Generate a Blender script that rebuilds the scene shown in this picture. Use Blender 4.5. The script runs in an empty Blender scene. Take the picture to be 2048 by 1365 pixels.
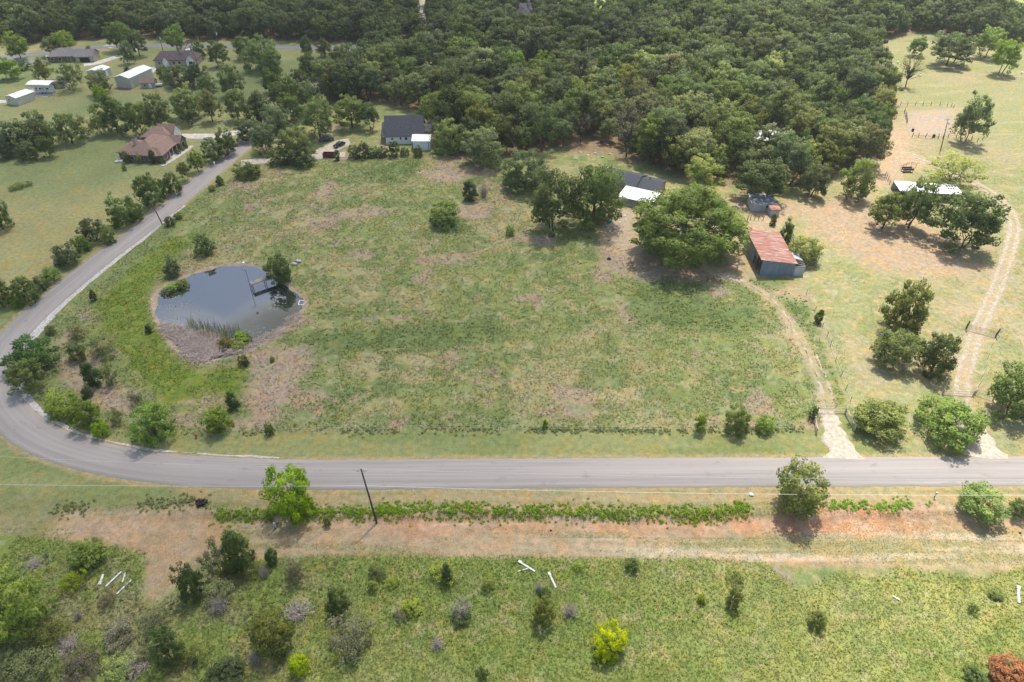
import bpy, math, random
import numpy as np
from mathutils import Vector, Matrix

# ------------------------------------------------------------------ camera, sky, sun, exposure
random.seed(7)
RNG = np.random.default_rng(11)
SC = bpy.context.scene
COL = SC.collection
FPX = 1365.0                       # focal length in photo pixels (24 mm equivalent)
PITCH = math.radians(38.0)
CAMH = 95.0
cam = bpy.data.cameras.new('camera')
cam.sensor_width = 36.0
cam.lens = FPX / 2048.0 * 36.0
cam.clip_start = 1.0
cam.clip_end = 12000.0
camo = bpy.data.objects.new('camera', cam)
camo.location = (0, 0, CAMH)
camo.rotation_euler = (math.radians(90) - PITCH, 0, 0)
COL.objects.link(camo)
SC.camera = camo
SC.cycles.volume_bounces = 2

SUN_EL = math.radians(66.0)
SUN_AZ = math.radians(16.0)        # from +Y towards +X
SUNV = Vector((math.cos(SUN_EL) * math.sin(SUN_AZ), math.cos(SUN_EL) * math.cos(SUN_AZ), math.sin(SUN_EL)))
world = bpy.data.worlds.new('World')
SC.world = world
world.use_nodes = True
wn = world.node_tree.nodes
wl = world.node_tree.links
wn.clear()
wo = wn.new('ShaderNodeOutputWorld')
wb = wn.new('ShaderNodeBackground')
ws = wn.new('ShaderNodeTexSky')
ws.sky_type = 'NISHITA'
ws.sun_disc = False
ws.sun_elevation = SUN_EL
ws.sun_rotation = SUN_AZ
ws.air_density = 1.0
ws.dust_density = 2.5
ws.ozone_density = 1.0
wb.inputs['Strength'].default_value = 0.14
wl.new(ws.outputs[0], wb.inputs[0])
wl.new(wb.outputs[0], wo.inputs[0])
sun = bpy.data.lights.new('sun', 'SUN')
sun.energy = 3.9
sun.angle = math.radians(1.5)
sun.color = (1.0, 0.95, 0.88)
suno = bpy.data.objects.new('sun', sun)
suno.rotation_euler = SUNV.to_track_quat('Z', 'Y').to_euler()
suno.location = SUNV * 300
COL.objects.link(suno)
SC.view_settings.view_transform = 'Standard'
SC.view_settings.look = 'None'
SC.view_settings.gamma = 1.0
SC.view_settings.use_curve_mapping = False
SC.view_settings.exposure = 0.76

# ------------------------------------------------------------------ noise and geometry helpers
_LAT = RNG.random((8, 256, 256))


def vnoise(x, y, scale, k=0):
    x = np.asarray(x, float) / scale + 37.3 * k
    y = np.asarray(y, float) / scale + 11.7 * k
    xi = np.floor(x).astype(int)
    yi = np.floor(y).astype(int)
    fx = x - xi
    fy = y - yi
    fx = fx * fx * (3 - 2 * fx)
    fy = fy * fy * (3 - 2 * fy)
    L = _LAT[k % 8]
    a = L[xi % 256, yi % 256]
    b = L[(xi + 1) % 256, yi % 256]
    c = L[xi % 256, (yi + 1) % 256]
    d = L[(xi + 1) % 256, (yi + 1) % 256]
    return (a * (1 - fx) + b * fx) * (1 - fy) + (c * (1 - fx) + d * fx) * fy


def fbm(x, y, scale, k=0, octv=4):
    s = 0
    amp = 0.5
    tot = 0
    for o in range(octv):
        s = s + amp * vnoise(x, y, scale / 2 ** o, k + o)
        tot += amp
        amp *= 0.55
    return s / tot


def sstep(a, b, x):
    t = np.clip((x - a) / (b - a), 0, 1)
    return t * t * (3 - 2 * t)


def G0(px, py, z=0.0):
    """the ground point seen at a photo pixel, at height z"""
    u = (px - 1024) / FPX
    v = (682.5 - py) / FPX
    dy = math.cos(PITCH) + v * math.sin(PITCH)
    dz = -math.sin(PITCH) + v * math.cos(PITCH)
    t = (CAMH - z) / -dz
    return (u * t, dy * t)


def poly_sd(x, y, poly):
    """signed distance to polygon, negative inside (vectorised)"""
    x = np.asarray(x, float)
    y = np.asarray(y, float)
    n = len(poly)
    d = np.full(x.shape, 1e18)
    ins = np.zeros(x.shape, bool)
    for i in range(n):
        ax, ay = poly[i]
        bx, by = poly[(i + 1) % n]
        ex, ey = bx - ax, by - ay
        t = np.clip(((x - ax) * ex + (y - ay) * ey) / (ex * ex + ey * ey + 1e-12), 0, 1)
        d = np.minimum(d, (x - ax - t * ex) ** 2 + (y - ay - t * ey) ** 2)
        c = ((ay > y) != (by > y)) & (x < (bx - ax) * (y - ay) / (by - ay + 1e-12) + ax)
        ins ^= c
    d = np.sqrt(d)
    return np.where(ins, -d, d)


def line_d(x, y, pts):
    x = np.asarray(x, float)
    y = np.asarray(y, float)
    d = np.full(x.shape, 1e18)
    for (ax, ay), (bx, by) in zip(pts[:-1], pts[1:]):
        ex, ey = bx - ax, by - ay
        t = np.clip(((x - ax) * ex + (y - ay) * ey) / (ex * ex + ey * ey + 1e-12), 0, 1)
        d = np.minimum(d, (x - ax - t * ex) ** 2 + (y - ay - t * ey) ** 2)
    return np.sqrt(d)


def smooth_line(pts, step=1.5):
    """Catmull-Rom through pts, resampled"""
    p = [np.array(q, float) for q in pts]
    p = [2 * p[0] - p[1]] + p + [2 * p[-1] - p[-2]]
    out = []
    for i in range(1, len(p) - 2):
        n = max(2, int(np.linalg.norm(p[i + 1] - p[i]) / step))
        for k in range(n):
            t = k / n
            out.append(0.5 * ((2 * p[i]) + (-p[i - 1] + p[i + 1]) * t + (2 * p[i - 1] - 5 * p[i] + 4 * p[i + 1] - p[i + 2]) * t * t
                              + (-p[i - 1] + 3 * p[i] - 3 * p[i + 1] + p[i + 2]) * t ** 3))
    out.append(p[-2])
    return [tuple(q) for q in out]


def offset_line(pts, d):
    out = []
    for i in range(len(pts)):
        a = np.array(pts[max(0, i - 1)])
        b = np.array(pts[min(len(pts) - 1, i + 1)])
        t = (b - a) / (np.linalg.norm(b - a) + 1e-9)
        out.append((pts[i][0] - t[1] * d, pts[i][1] + t[0] * d))
    return out


def W(pts):
    return [G0(*p) for p in pts]


# ------------------------------------------------------------------ layout read from the photo (photo pixels -> ground)
inner = W([(2048, 914), (1700, 915), (1400, 916), (1024, 918), (760, 920), (560, 920), (400, 913), (300, 904), (200, 884), (120, 858), (70, 826),
           (38, 786), (26, 748), (34, 706), (62, 667), (102, 626), (175, 563), (240, 510), (309, 458), (408, 375), (509, 289), (592, 222), (640, 172), (690, 118), (704, 100)])
inner = [(1200, inner[0][1]), (600, inner[0][1]), (250, inner[0][1])] + inner
ROAD_W = 7.0
inner_s = smooth_line(inner, 1.6)
# light smoothing of the inner edge keeps the bend fair
a_ = np.array(inner_s)
for _ in range(12):
    a_[1:-1] = 0.25 * a_[:-2] + 0.5 * a_[1:-1] + 0.25 * a_[2:]
inner_s = [tuple(q) for q in a_]
ROAD_C = offset_line(inner_s, ROAD_W / 2)
FAR_C = smooth_line([(-1200, 372)] + W([(-300, 124), (0, 115), (60, 109), (150, 99), (260, 92), (400, 94), (560, 95), (640, 97), (704, 97), (830, 96), (900, 92), (980, 84), (1050, 66), (1085, 48)]), 3)
POND = smooth_line(W([(306, 597), (330, 572), (390, 545), (440, 532), (480, 529), (520, 533), (545, 552), (580, 575), (611, 602), (598, 630), (570, 655), (535, 680), (500, 702),
                      (440, 717), (400, 726), (372, 715), (345, 690), (328, 660), (310, 630), (306, 597)]), 1.2)
POND_CUT = POND[::3]
ROAD_T = ROAD_C[::3] + [ROAD_C[-1]]
BANK = [(-200, 76.0)] + W([(0, 1030), (200, 1028), (420, 1030), (600, 1036), (760, 1033), (1000, 1034), (1250, 1036), (1480, 1030), (1600, 1035), (1800, 1032), (2048, 1030)]) + [(300, 73.5)]
_bx = np.array([p[0] for p in BANK])
_by = np.array([p[1] for p in BANK])


def terrain(x, y):
    x = np.asarray(x, float)
    y = np.asarray(y, float)
    rd = np.minimum(line_d(x, y, ROAD_T), line_d(x, y, FAR_C[::4]))
    m = sstep(4.5, 16, rd)
    h = (fbm(x, y, 38, 1, 3) - 0.5) * 0.9 * m
    h = h + (fbm(x, y, 2.2, 4, 2) - 0.5) * 0.16 * m
    b = np.interp(x, _bx, _by) + (fbm(x, y, 5, 2, 2) - 0.5) * 1.6
    h = h - 0.75 * sstep(0.8, -0.8, y - b) * sstep(-75, -45, x)
    sd = poly_sd(x, y, POND_CUT) + (fbm(x, y, 3.5, 6, 3) - 0.5) * 2.2
    near = sstep(7, 0, sd)
    h = h * (1 - near)
    h = h + near * 0.10 - 1.25 * sstep(0.8, -2.6, sd)
    return h


def H1(x, y):
    return float(terrain(np.array([x]), np.array([y]))[0])


def G(px, py):
    x, y = G0(px, py)
    z = 0.0
    for _ in range(2):
        z = H1(x, y)
        x, y = G0(px, py, z)
    return x, y, z


def PS(y, z=0.0):
    """photo pixels per metre at ground distance y"""
    return FPX / (y * math.cos(PITCH) + (CAMH - z) * math.sin(PITCH))


# ------------------------------------------------------------------ materials
MATS = {}


def new_mat(name):
    m = bpy.data.materials.new(name)
    m.use_nodes = True
    MATS[name] = m
    nt = m.node_tree
    nt.nodes.clear()
    return m, nt.nodes, nt.links


def mixc(N, L, a, b, f, mode='MIX'):
    n = N.new('ShaderNodeMix')
    n.data_type = 'RGBA'
    n.blend_type = mode
    for s, v in ((n.inputs[0], f), (n.inputs[6], a), (n.inputs[7], b)):
        if hasattr(v, 'is_linked') or hasattr(v, 'links'):
            L.new(v, s)
        else:
            s.default_value = v if not isinstance(v, (tuple, list)) else (*v[:3], 1)
    return n.outputs[2]


def mathn(N, L, op, a, b=None, c=None):
    n = N.new('ShaderNodeMath')
    n.operation = op
    for s, v in zip(n.inputs, (a, b, c)):
        if v is None:
            continue
        if hasattr(v, 'links'):
            L.new(v, s)
        else:
            s.default_value = v
    return n.outputs[0]


def noise(N, L, vec, scale, detail=4, rough=0.6, dist=0.0):
    n = N.new('ShaderNodeTexNoise')
    n.inputs['Scale'].default_value = scale
    n.inputs['Detail'].default_value = detail
    n.inputs['Roughness'].default_value = rough
    n.inputs['Distortion'].default_value = dist
    if vec is not None:
        L.new(vec, n.inputs['Vector'])
    return n.outputs['Fac']


def ramp(N, L, fac, a, b):
    n = N.new('ShaderNodeMapRange')
    n.inputs['From Min'].default_value = a
    n.inputs['From Max'].default_value = b
    n.interpolation_type = 'SMOOTHSTEP'
    L.new(fac, n.inputs['Value'])
    return n.outputs[0]


def mapping(N, L, vec, scale=(1, 1, 1), rot=(0, 0, 0)):
    n = N.new('ShaderNodeMapping')
    n.inputs['Scale'].default_value = scale
    n.inputs['Rotation'].default_value = rot
    L.new(vec, n.inputs['Vector'])
    return n.outputs[0]


def tc(N, kind='Object'):
    return N.new('ShaderNodeTexCoord').outputs[kind]


def finish(N, L, color, rough=0.8, spec=0.3, bump=None, bstr=0.3, bdist=0.1, metal=0.0):
    o = N.new('ShaderNodeOutputMaterial')
    p = N.new('ShaderNodeBsdfPrincipled')
    for key, v in (('Base Color', color), ('Roughness', rough)):
        if hasattr(v, 'links'):
            L.new(v, p.inputs[key])
        else:
            p.inputs[key].default_value = (*v[:3], 1) if isinstance(v, (tuple, list)) else v
    p.inputs['Specular IOR Level'].default_value = spec
    p.inputs['Metallic'].default_value = metal
    if bump is not None:
        b = N.new('ShaderNodeBump')
        b.inputs['Strength'].default_value = bstr
        b.inputs['Distance'].default_value = bdist
        L.new(bump, b.inputs['Height'])
        L.new(b.outputs[0], p.inputs['Normal'])
    L.new(p.outputs[0], o.inputs[0])
    return p


def plain(name, color, rough=0.7, var=0.15, scale=1.5, spec=0.3, metal=0.0, color2=None, thr=(0.5, 0.65), stretch=(1, 1, 1)):
    """a surface with mottled tone and, if color2, worn patches of a second colour"""
    m, N, L = new_mat(name)
    v = mapping(N, L, tc(N), stretch)
    n1 = noise(N, L, v, scale, 6)
    n2 = noise(N, L, v, scale * 9, 3)
    mid = mathn(N, L, 'ADD', mathn(N, L, 'MULTIPLY', n1, 0.7), mathn(N, L, 'MULTIPLY', n2, 0.3))
    c = mixc(N, L, tuple(a * (1 - var * 1.6) for a in color), tuple(min(1, a * (1 + var * 1.6)) for a in color), ramp(N, L, mid, 0.3, 0.7))
    if color2 is not None:
        n3 = noise(N, L, v, scale * 0.8, 8, 0.7)
        c = mixc(N, L, c, color2, ramp(N, L, n3, *thr))
    finish(N, L, c, rough, spec, n2, 0.15, 0.02, metal)
    return m


def leaf_material():
    m, N, L = new_mat('foliage')
    oi = N.new('ShaderNodeObjectInfo')
    at = N.new('ShaderNodeAttribute')
    at.attribute_name = 'tone'
    t = at.outputs['Fac']
    dark = mixc(N, L, oi.outputs['Color'], (0.62, 0.66, 0.62), 1.0, 'MULTIPLY')
    lite = mixc(N, L, oi.outputs['Color'], (1.65, 1.5, 1.25), 1.0, 'MULTIPLY')
    c = mixc(N, L, dark, lite, t)
    hs = N.new('ShaderNodeHueSaturation')
    L.new(c, hs.inputs['Color'])
    L.new(mathn(N, L, 'ADD', mathn(N, L, 'MULTIPLY', oi.outputs['Random'], 0.035), 0.4825), hs.inputs['Hue'])
    L.new(mathn(N, L, 'ADD', mathn(N, L, 'MULTIPLY', mathn(N, L, 'FRACT', mathn(N, L, 'MULTIPLY', oi.outputs['Random'], 7.13)), 0.6), 0.84), hs.inputs['Value'])
    L.new(mathn(N, L, 'ADD', mathn(N, L, 'MULTIPLY', mathn(N, L, 'FRACT', mathn(N, L, 'MULTIPLY', oi.outputs['Random'], 3.71)), 0.35), 0.86), hs.inputs['Saturation'])
    p = N.new('ShaderNodeBsdfPrincipled')
    p.inputs['Roughness'].default_value = 0.6
    p.inputs['Specular IOR Level'].default_value = 0.25
    L.new(hs.outputs[0], p.inputs['Base Color'])
    tr = N.new('ShaderNodeBsdfTranslucent')
    tcol = mixc(N, L, hs.outputs[0], (1.0, 1.15, 0.6), 1.0, 'MULTIPLY')
    L.new(tcol, tr.inputs[0])
    mx = N.new('ShaderNodeMixShader')
    mx.inputs[0].default_value = 0.48
    L.new(p.outputs[0], mx.inputs[1])
    L.new(tr.outputs[0], mx.inputs[2])
    o = N.new('ShaderNodeOutputMaterial')
    L.new(mx.outputs[0], o.inputs[0])
    return m


def colattr_material(name, trans=0.3, fine=True):
    """grass blades: colour of each tuft from its attribute"""
    m, N, L = new_mat(name)
    at = N.new('ShaderNodeAttribute')
    at.attribute_name = 'Col'
    d = N.new('ShaderNodeBsdfDiffuse')
    L.new(at.outputs['Color'], d.inputs[0])
    tr = N.new('ShaderNodeBsdfTranslucent')
    L.new(at.outputs['Color'], tr.inputs[0])
    mx = N.new('ShaderNodeMixShader')
    mx.inputs[0].default_value = trans
    L.new(d.outputs[0], mx.inputs[1])
    L.new(tr.outputs[0], mx.inputs[2])
    o = N.new('ShaderNodeOutputMaterial')
    L.new(mx.outputs[0], o.inputs[0])
    return m


def ground_material():
    m, N, L = new_mat('ground_soil_and_grass')
    at = N.new('ShaderNodeAttribute')
    at.attribute_name = 'Col'
    v = tc(N)
    n1 = noise(N, L, v, 0.9, 6, 0.65)
    n2 = noise(N, L, v, 4.5, 4, 0.7)
    n3 = noise(N, L, mapping(N, L, v, (1, 1, 1), (0, 0, 0.5)), 0.25, 5, 0.6, 0.6)
    f = mathn(N, L, 'ADD', mathn(N, L, 'MULTIPLY', n1, 0.5), mathn(N, L, 'MULTIPLY', n2, 0.5))
    dk = mixc(N, L, at.outputs['Color'], (0.62, 0.68, 0.62), 1.0, 'MULTIPLY')
    lt = mixc(N, L, at.outputs['Color'], (1.42, 1.34, 1.32), 1.0, 'MULTIPLY')
    c = mixc(N, L, dk, lt, ramp(N, L, f, 0.3, 0.7))
    w = mixc(N, L, c, mixc(N, L, c, (1.15, 1.0, 0.85), 1.0, 'MULTIPLY'), ramp(N, L, n3, 0.4, 0.65))
    finish(N, L, w, 0.95, 0.1, f, 0.5, 0.25)
    return m


def asphalt_material(name, base, tint):
    m, N, L = new_mat(name)
    uv = tc(N, 'UV')
    st = noise(N, L, mapping(N, L, uv, (1.6, 0.03, 1)), 1.0, 5, 0.65)
    st2 = noise(N, L, mapping(N, L, uv, (0.25, 0.012, 1)), 1.0, 4, 0.6)
    pt = noise(N, L, mapping(N, L, uv, (0.6, 0.25, 1)), 1.0, 8, 0.7)
    gr = noise(N, L, uv, 14.0, 3, 0.8)
    c = mixc(N, L, tuple(a * 0.84 for a in base), tuple(a * 1.12 for a in base), ramp(N, L, st, 0.32, 0.68))
    c = mixc(N, L, c, tint, mathn(N, L, 'MULTIPLY', ramp(N, L, st2, 0.42, 0.62), 0.55))
    c = mixc(N, L, c, tuple(a * 0.55 for a in base), mathn(N, L, 'MULTIPLY', ramp(N, L, pt, 0.56, 0.72), 0.6))
    c = mixc(N, L, c, tuple(a * 1.35 for a in base), mathn(N, L, 'MULTIPLY', ramp(N, L, gr, 0.55, 0.8), 0.45))
    sx = N.new('ShaderNodeSeparateXYZ')
    L.new(uv, sx.inputs[0])
    for cu, wd, am in ((5.25, 0.75, 0.55), (4.0, 0.4, 0.25), (1.8, 0.6, 0.25)):
        dist = mathn(N, L, 'ABSOLUTE', mathn(N, L, 'SUBTRACT', sx.outputs[0], cu))
        band = mathn(N, L, 'SUBTRACT', 1.0, ramp(N, L, dist, 0.0, wd))
        c = mixc(N, L, c, tuple(a * 0.66 for a in base), mathn(N, L, 'MULTIPLY', mathn(N, L, 'MULTIPLY', band, am), ramp(N, L, st, 0.38, 0.6)))
    edge = mathn(N, L, 'ABSOLUTE', mathn(N, L, 'SUBTRACT', sx.outputs[0], 3.5))
    c = mixc(N, L, c, (0.30, 0.26, 0.19), mathn(N, L, 'MULTIPLY', ramp(N, L, edge, 2.9, 3.5), ramp(N, L, pt, 0.4, 0.6)))
    finish(N, L, c, 0.85, 0.3, gr, 0.2, 0.02)
    return m


M = {}
M['leaf'] = leaf_material()
M['grass'] = colattr_material('grass_blades', 0.35)
M['ground'] = ground_material()
M['asphalt'] = asphalt_material('worn_chip_seal', (0.268, 0.243, 0.220), (0.33, 0.295, 0.262))
M['asphalt_far'] = asphalt_material('grey_asphalt', (0.17, 0.17, 0.175), (0.2, 0.195, 0.19))
M['concrete'] = plain('pale_concrete', (0.46, 0.42, 0.37), 0.9, 0.12, 0.6)
M['chalk'] = plain('chalky_gravel', (0.41, 0.355, 0.275), 0.95, 0.2, 1.3, color2=(0.33, 0.27, 0.19), thr=(0.5, 0.68))
M['track'] = plain('worn_chalk_track', (0.36, 0.30, 0.22), 0.95, 0.18, 1.3, color2=(0.27, 0.225, 0.15), thr=(0.42, 0.62))
M['caliche'] = plain('caliche_shoulder', (0.42, 0.39, 0.35), 0.95, 0.25, 1.8)
M['bark'] = plain('grey_brown_bark', (0.09, 0.07, 0.055), 0.9, 0.3, 3)
M['deadwood'] = plain('bleached_twigs', (0.36, 0.31, 0.26), 0.9, 0.2, 4)
M['oldwood'] = plain('weathered_grey_wood', (0.25, 0.22, 0.19), 0.85, 0.3, 2.5)
M['darkwood'] = plain('creosoted_wood', (0.075, 0.06, 0.05), 0.8, 0.3, 2)
M['polewood'] = plain('brown_pole_wood', (0.14, 0.115, 0.095), 0.8, 0.3, 2, stretch=(6, 6, 0.5))
M['cream'] = plain('cream_painted_metal', (0.52, 0.50, 0.42), 0.5, 0.05, 0.7)
M['white'] = plain('white_paint', (0.78, 0.78, 0.76), 0.5, 0.05, 1.0)
M['dirtywhite'] = plain('dirty_white_board', (0.56, 0.55, 0.52), 0.8, 0.12, 2.5, color2=(0.32, 0.30, 0.26), thr=(0.52, 0.7))
M['offwhite'] = plain('off_white_siding', (0.76, 0.75, 0.73), 0.6, 0.07, 0.9)
M['whiteroof'] = plain('white_metal_roof', (0.74, 0.73, 0.70), 0.45, 0.07, 0.5)
M['glass'] = plain('dark_window_glass', (0.03, 0.04, 0.045), 0.12, 0.1, 1, 0.6)
M['black'] = plain('black_metal', (0.02, 0.02, 0.022), 0.4, 0.2, 3)
M['rubber'] = plain('tyre_rubber', (0.025, 0.025, 0.026), 0.8, 0.2, 5)
M['red'] = plain('red_paint', (0.5, 0.06, 0.05), 0.5, 0.1, 3)
M['yellow'] = plain('yellow_plastic', (0.75, 0.45, 0.03), 0.5, 0.1, 3)
M['teal'] = plain('teal_plastic', (0.03, 0.25, 0.2), 0.5, 0.1, 3)
M['shingle_brown'] = plain('brown_shingles', (0.235, 0.155, 0.12), 0.9, 0.14, 1.2, 0.2)
M['shingle_dark'] = plain('charcoal_shingles', (0.060, 0.062, 0.072), 0.85, 0.16, 1.6, 0.2)
M['shingle_grey'] = plain('grey_shingles', (0.17, 0.155, 0.15), 0.9, 0.12, 1.0, 0.2)
M['shingle_umber'] = plain('umber_shingles', (0.105, 0.08, 0.076), 0.9, 0.12, 1.0, 0.2)
M['brick'] = plain('brown_brick', (0.17, 0.115, 0.085), 0.9, 0.15, 2)
M['stone'] = plain('tan_stone', (0.42, 0.35, 0.27), 0.9, 0.2, 2)
M['tanwall'] = plain('tan_siding', (0.40, 0.35, 0.28), 0.8, 0.08, 1.2)
M['bluewall'] = plain('blue_grey_sheet_metal', (0.19, 0.235, 0.29), 0.55, 0.12, 0.8, stretch=(1, 1, 0.3), color2=(0.27, 0.29, 0.31), thr=(0.62, 0.8))
M['tin'] = plain('galvanised_tin', (0.40, 0.41, 0.42), 0.5, 0.15, 0.9, color2=(0.27, 0.23, 0.2), thr=(0.62, 0.8))
M['rust'] = plain('rusted_tin_roof', (0.26, 0.118, 0.085), 0.8, 0.25, 0.9, 0.2, stretch=(0.35, 2.2, 1), color2=(0.38, 0.285, 0.245), thr=(0.48, 0.64))
M['oldtin'] = plain('patchy_old_tin_roof', (0.17, 0.175, 0.18), 0.6, 0.25, 1.4, color2=(0.6, 0.6, 0.58), thr=(0.5, 0.58))
M['maroon'] = plain('maroon_steel', (0.13, 0.025, 0.035), 0.5, 0.15, 2)
M['carpaint'] = plain('black_car_paint', (0.012, 0.014, 0.018), 0.15, 0.05, 1, 0.6)
M['greypaint'] = plain('grey_vehicle_paint', (0.07, 0.07, 0.075), 0.3, 0.1, 1)
M['chrome'] = plain('bright_metal', (0.6, 0.6, 0.6), 0.25, 0.05, 2, 0.5, 0.8)
M['wool'] = plain('white_wool', (0.72, 0.69, 0.63), 0.9, 0.1, 6)
M['straw'] = plain('dead_reed_straw', (0.40, 0.34, 0.29), 0.9, 0.25, 4)
M['char'] = plain('charred_brush', (0.02, 0.018, 0.017), 0.9, 0.3, 6)
M['rock'] = plain('pale_rock', (0.45, 0.43, 0.40), 0.9, 0.2, 3)
M['blueplastic'] = plain('pale_blue_grey_plastic', (0.42, 0.52, 0.55), 0.5, 0.08, 3)

# ------------------------------------------------------------------ mesh builder and object helpers
class MB:
    """collects simple shapes; build() links them as ONE mesh object"""

    def __init__(s):
        s.v = []
        s.f = []

    def poly(s, pts):
        i = len(s.v)
        s.v += [tuple(p) for p in pts]
        s.f.append(tuple(range(i, i + len(pts))))
        return s

    def box(s, x0, x1, y0, y1, z0, z1, mat=None):
        i = len(s.v)
        c = [(x0, y0, z0), (x1, y0, z0), (x1, y1, z0), (x0, y1, z0), (x0, y0, z1), (x1, y0, z1), (x1, y1, z1), (x0, y1, z1)]
        if mat is not None:
            c = [tuple(mat @ Vector(p)) for p in c]
        s.v += c
        s.f += [(i, i + 3, i + 2, i + 1), (i + 4, i + 5, i + 6, i + 7), (i, i + 1, i + 5, i + 4), (i + 1, i + 2, i + 6, i + 5), (i + 2, i + 3, i + 7, i + 6), (i + 3, i, i + 4, i + 7)]
        return s

    def tube(s, pts, radii, n=6, cap=True):
        pts = [Vector(p) for p in pts]
        rings = []
        for k, p in enumerate(pts):
            t = (pts[min(k + 1, len(pts) - 1)] - pts[max(k - 1, 0)])
            if t.length < 1e-6:
                t = Vector((0, 0, 1))
            t.normalize()
            a = t.orthogonal().normalized() if abs(t.z) < 0.95 else Vector((1, 0, 0)).cross(t).normalized()
            b = t.cross(a)
            i = len(s.v)
            for j in range(n):
                w = 2 * math.pi * j / n
                s.v.append(tuple(p + (a * math.cos(w) + b * math.sin(w)) * radii[k]))
            rings.append(i)
        for r0, r1 in zip(rings[:-1], rings[1:]):
            for j in range(n):
                s.f.append((r0 + j, r0 + (j + 1) % n, r1 + (j + 1) % n, r1 + j))
        if cap:
            s.f.append(tuple(reversed(range(rings[0], rings[0] + n))))
            s.f.append(tuple(range(rings[-1], rings[-1] + n)))
        return s

    def prism(s, poly, ax, t0, t1):
        """extrude a polygon given in the plane normal to axis ax ('x' or 'y' or 'z') from t0 to t1"""
        def P(a, b, t):
            return {'x': (t, a, b), 'y': (a, t, b), 'z': (a, b, t)}[ax]
        i = len(s.v)
        n = len(poly)
        s.v += [P(a, b, t0) for a, b in poly] + [P(a, b, t1) for a, b in poly]
        s.f.append(tuple(range(i, i + n)))
        s.f.append(tuple(reversed(range(i + n, i + 2 * n))))
        for k in range(n):
            s.f.append((i + k, i + n + k, i + n + (k + 1) % n, i + (k + 1) % n))
        return s

    def lathe(s, prof, n=12, c=(0, 0), ax='z'):
        i = len(s.v)
        for r, z in prof:
            for j in range(n):
                w = 2 * math.pi * j / n
                a, b = c[0] + r * math.cos(w), c[1] + r * math.sin(w)
                s.v.append({'z': (a, b, z), 'x': (z, a, b), 'y': (a, z, b)}[ax])
        for k in range(len(prof) - 1):
            for j in range(n):
                s.f.append((i + k * n + j, i + k * n + (j + 1) % n, i + (k + 1) * n + (j + 1) % n, i + (k + 1) * n + j))
        s.f.append(tuple(reversed(range(i, i + n))))
        s.f.append(tuple(range(i + (len(prof) - 1) * n, i + len(prof) * n)))
        return s

    def blob(s, c, r, seed=0, n=8, m=6, rough=0.15):
        """a lumpy closed ball"""
        rr = random.Random(seed)
        prof = []
        i = len(s.v)
        s.v.append((c[0], c[1], c[2] - r[2]))
        for a in range(1, m):
            ph = math.pi * a / m
            for b in range(n):
                th = 2 * math.pi * b / n
                k = 1 + rr.uniform(-rough, rough)
                s.v.append((c[0] + r[0] * k * math.sin(ph) * math.cos(th), c[1] + r[1] * k * math.sin(ph) * math.sin(th), c[2] - r[2] * k * math.cos(ph)))
        s.v.append((c[0], c[1], c[2] + r[2]))
        top = len(s.v) - 1
        for b in range(n):
            s.f.append((i, i + 1 + (b + 1) % n, i + 1 + b))
            s.f.append((top, top - n + b, top - n + (b + 1) % n))
        for a in range(m - 2):
            for b in range(n):
                q = i + 1 + a * n
                s.f.append((q + b, q + (b + 1) % n, q + n + (b + 1) % n, q + n + b))
        return s

    def mesh(s, name):
        me = bpy.data.meshes.new(name)
        me.from_pydata(s.v, [], s.f)
        me.update()
        return me

    def build(s, name, mat, parent=None, smooth=False, loc=None, fixn=True):
        me = s.mesh(name)
        if fixn:
            import bmesh
            bm = bmesh.new()
            bm.from_mesh(me)
            bmesh.ops.recalc_face_normals(bm, faces=bm.faces)
            bm.to_mesh(me)
            bm.free()
        if smooth:
            me.polygons.foreach_set('use_smooth', [True] * len(me.polygons))
        me.materials.append(mat)
        o = bpy.data.objects.new(name, me)
        COL.objects.link(o)
        if parent is not None:
            o.parent = parent
        if loc is not None:
            o.location = loc
        return o


def tag(o, label=None, cat=None, group=None, kind=None):
    if label:
        o['label'] = label
    if cat:
        o['category'] = cat
    if group:
        o['group'] = group
    if kind:
        o['kind'] = kind
    return o


def thing(name, label, cat, loc, rz=0.0, group=None):
    o = bpy.data.objects.new(name, None)
    o.empty_display_size = 0.3
    o.location = loc
    o.rotation_euler = (0, 0, rz)
    COL.objects.link(o)
    return tag(o, label, cat, group)


def np_mesh(name, verts, faces, mat, col=None, tone=None, smooth=False, normals=None):
    """verts (n,3), faces (m,3|4) numpy -> object"""
    me = bpy.data.meshes.new(name)
    k = faces.shape[1]
    me.vertices.add(len(verts))
    me.vertices.foreach_set('co', verts.astype(np.float32).ravel())
    me.loops.add(faces.size)
    me.loops.foreach_set('vertex_index', faces.astype(np.int32).ravel())
    me.polygons.add(len(faces))
    me.polygons.foreach_set('loop_start', np.arange(0, faces.size, k, dtype=np.int32))
    if smooth:
        me.polygons.foreach_set('use_smooth', np.ones(len(faces), bool))
    if col is not None:
        a = me.attributes.new('Col', 'FLOAT_COLOR', 'POINT')
        c4 = np.ones((len(verts), 4), np.float32)
        c4[:, :3] = col
        a.data.foreach_set('color', c4.ravel())
    if tone is not None:
        a = me.attributes.new('tone', 'FLOAT', 'POINT')
        a.data.foreach_set('value', tone.astype(np.float32))
    me.update(calc_edges=True)
    me.validate()
    if normals is not None:
        me.polygons.foreach_set('use_smooth', np.ones(len(faces), bool))
        me.normals_split_custom_set_from_vertices(normals.astype(np.float32))
    me.materials.append(mat)
    return me


def link(name, me, parent=None):
    o = bpy.data.objects.new(name, me)
    COL.objects.link(o)
    if parent is not None:
        o.parent = parent
    return o


# ------------------------------------------------------------------ ground colour (albedo of soil, grass and litter)
def C3(*c):
    return np.array(c, float)


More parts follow.
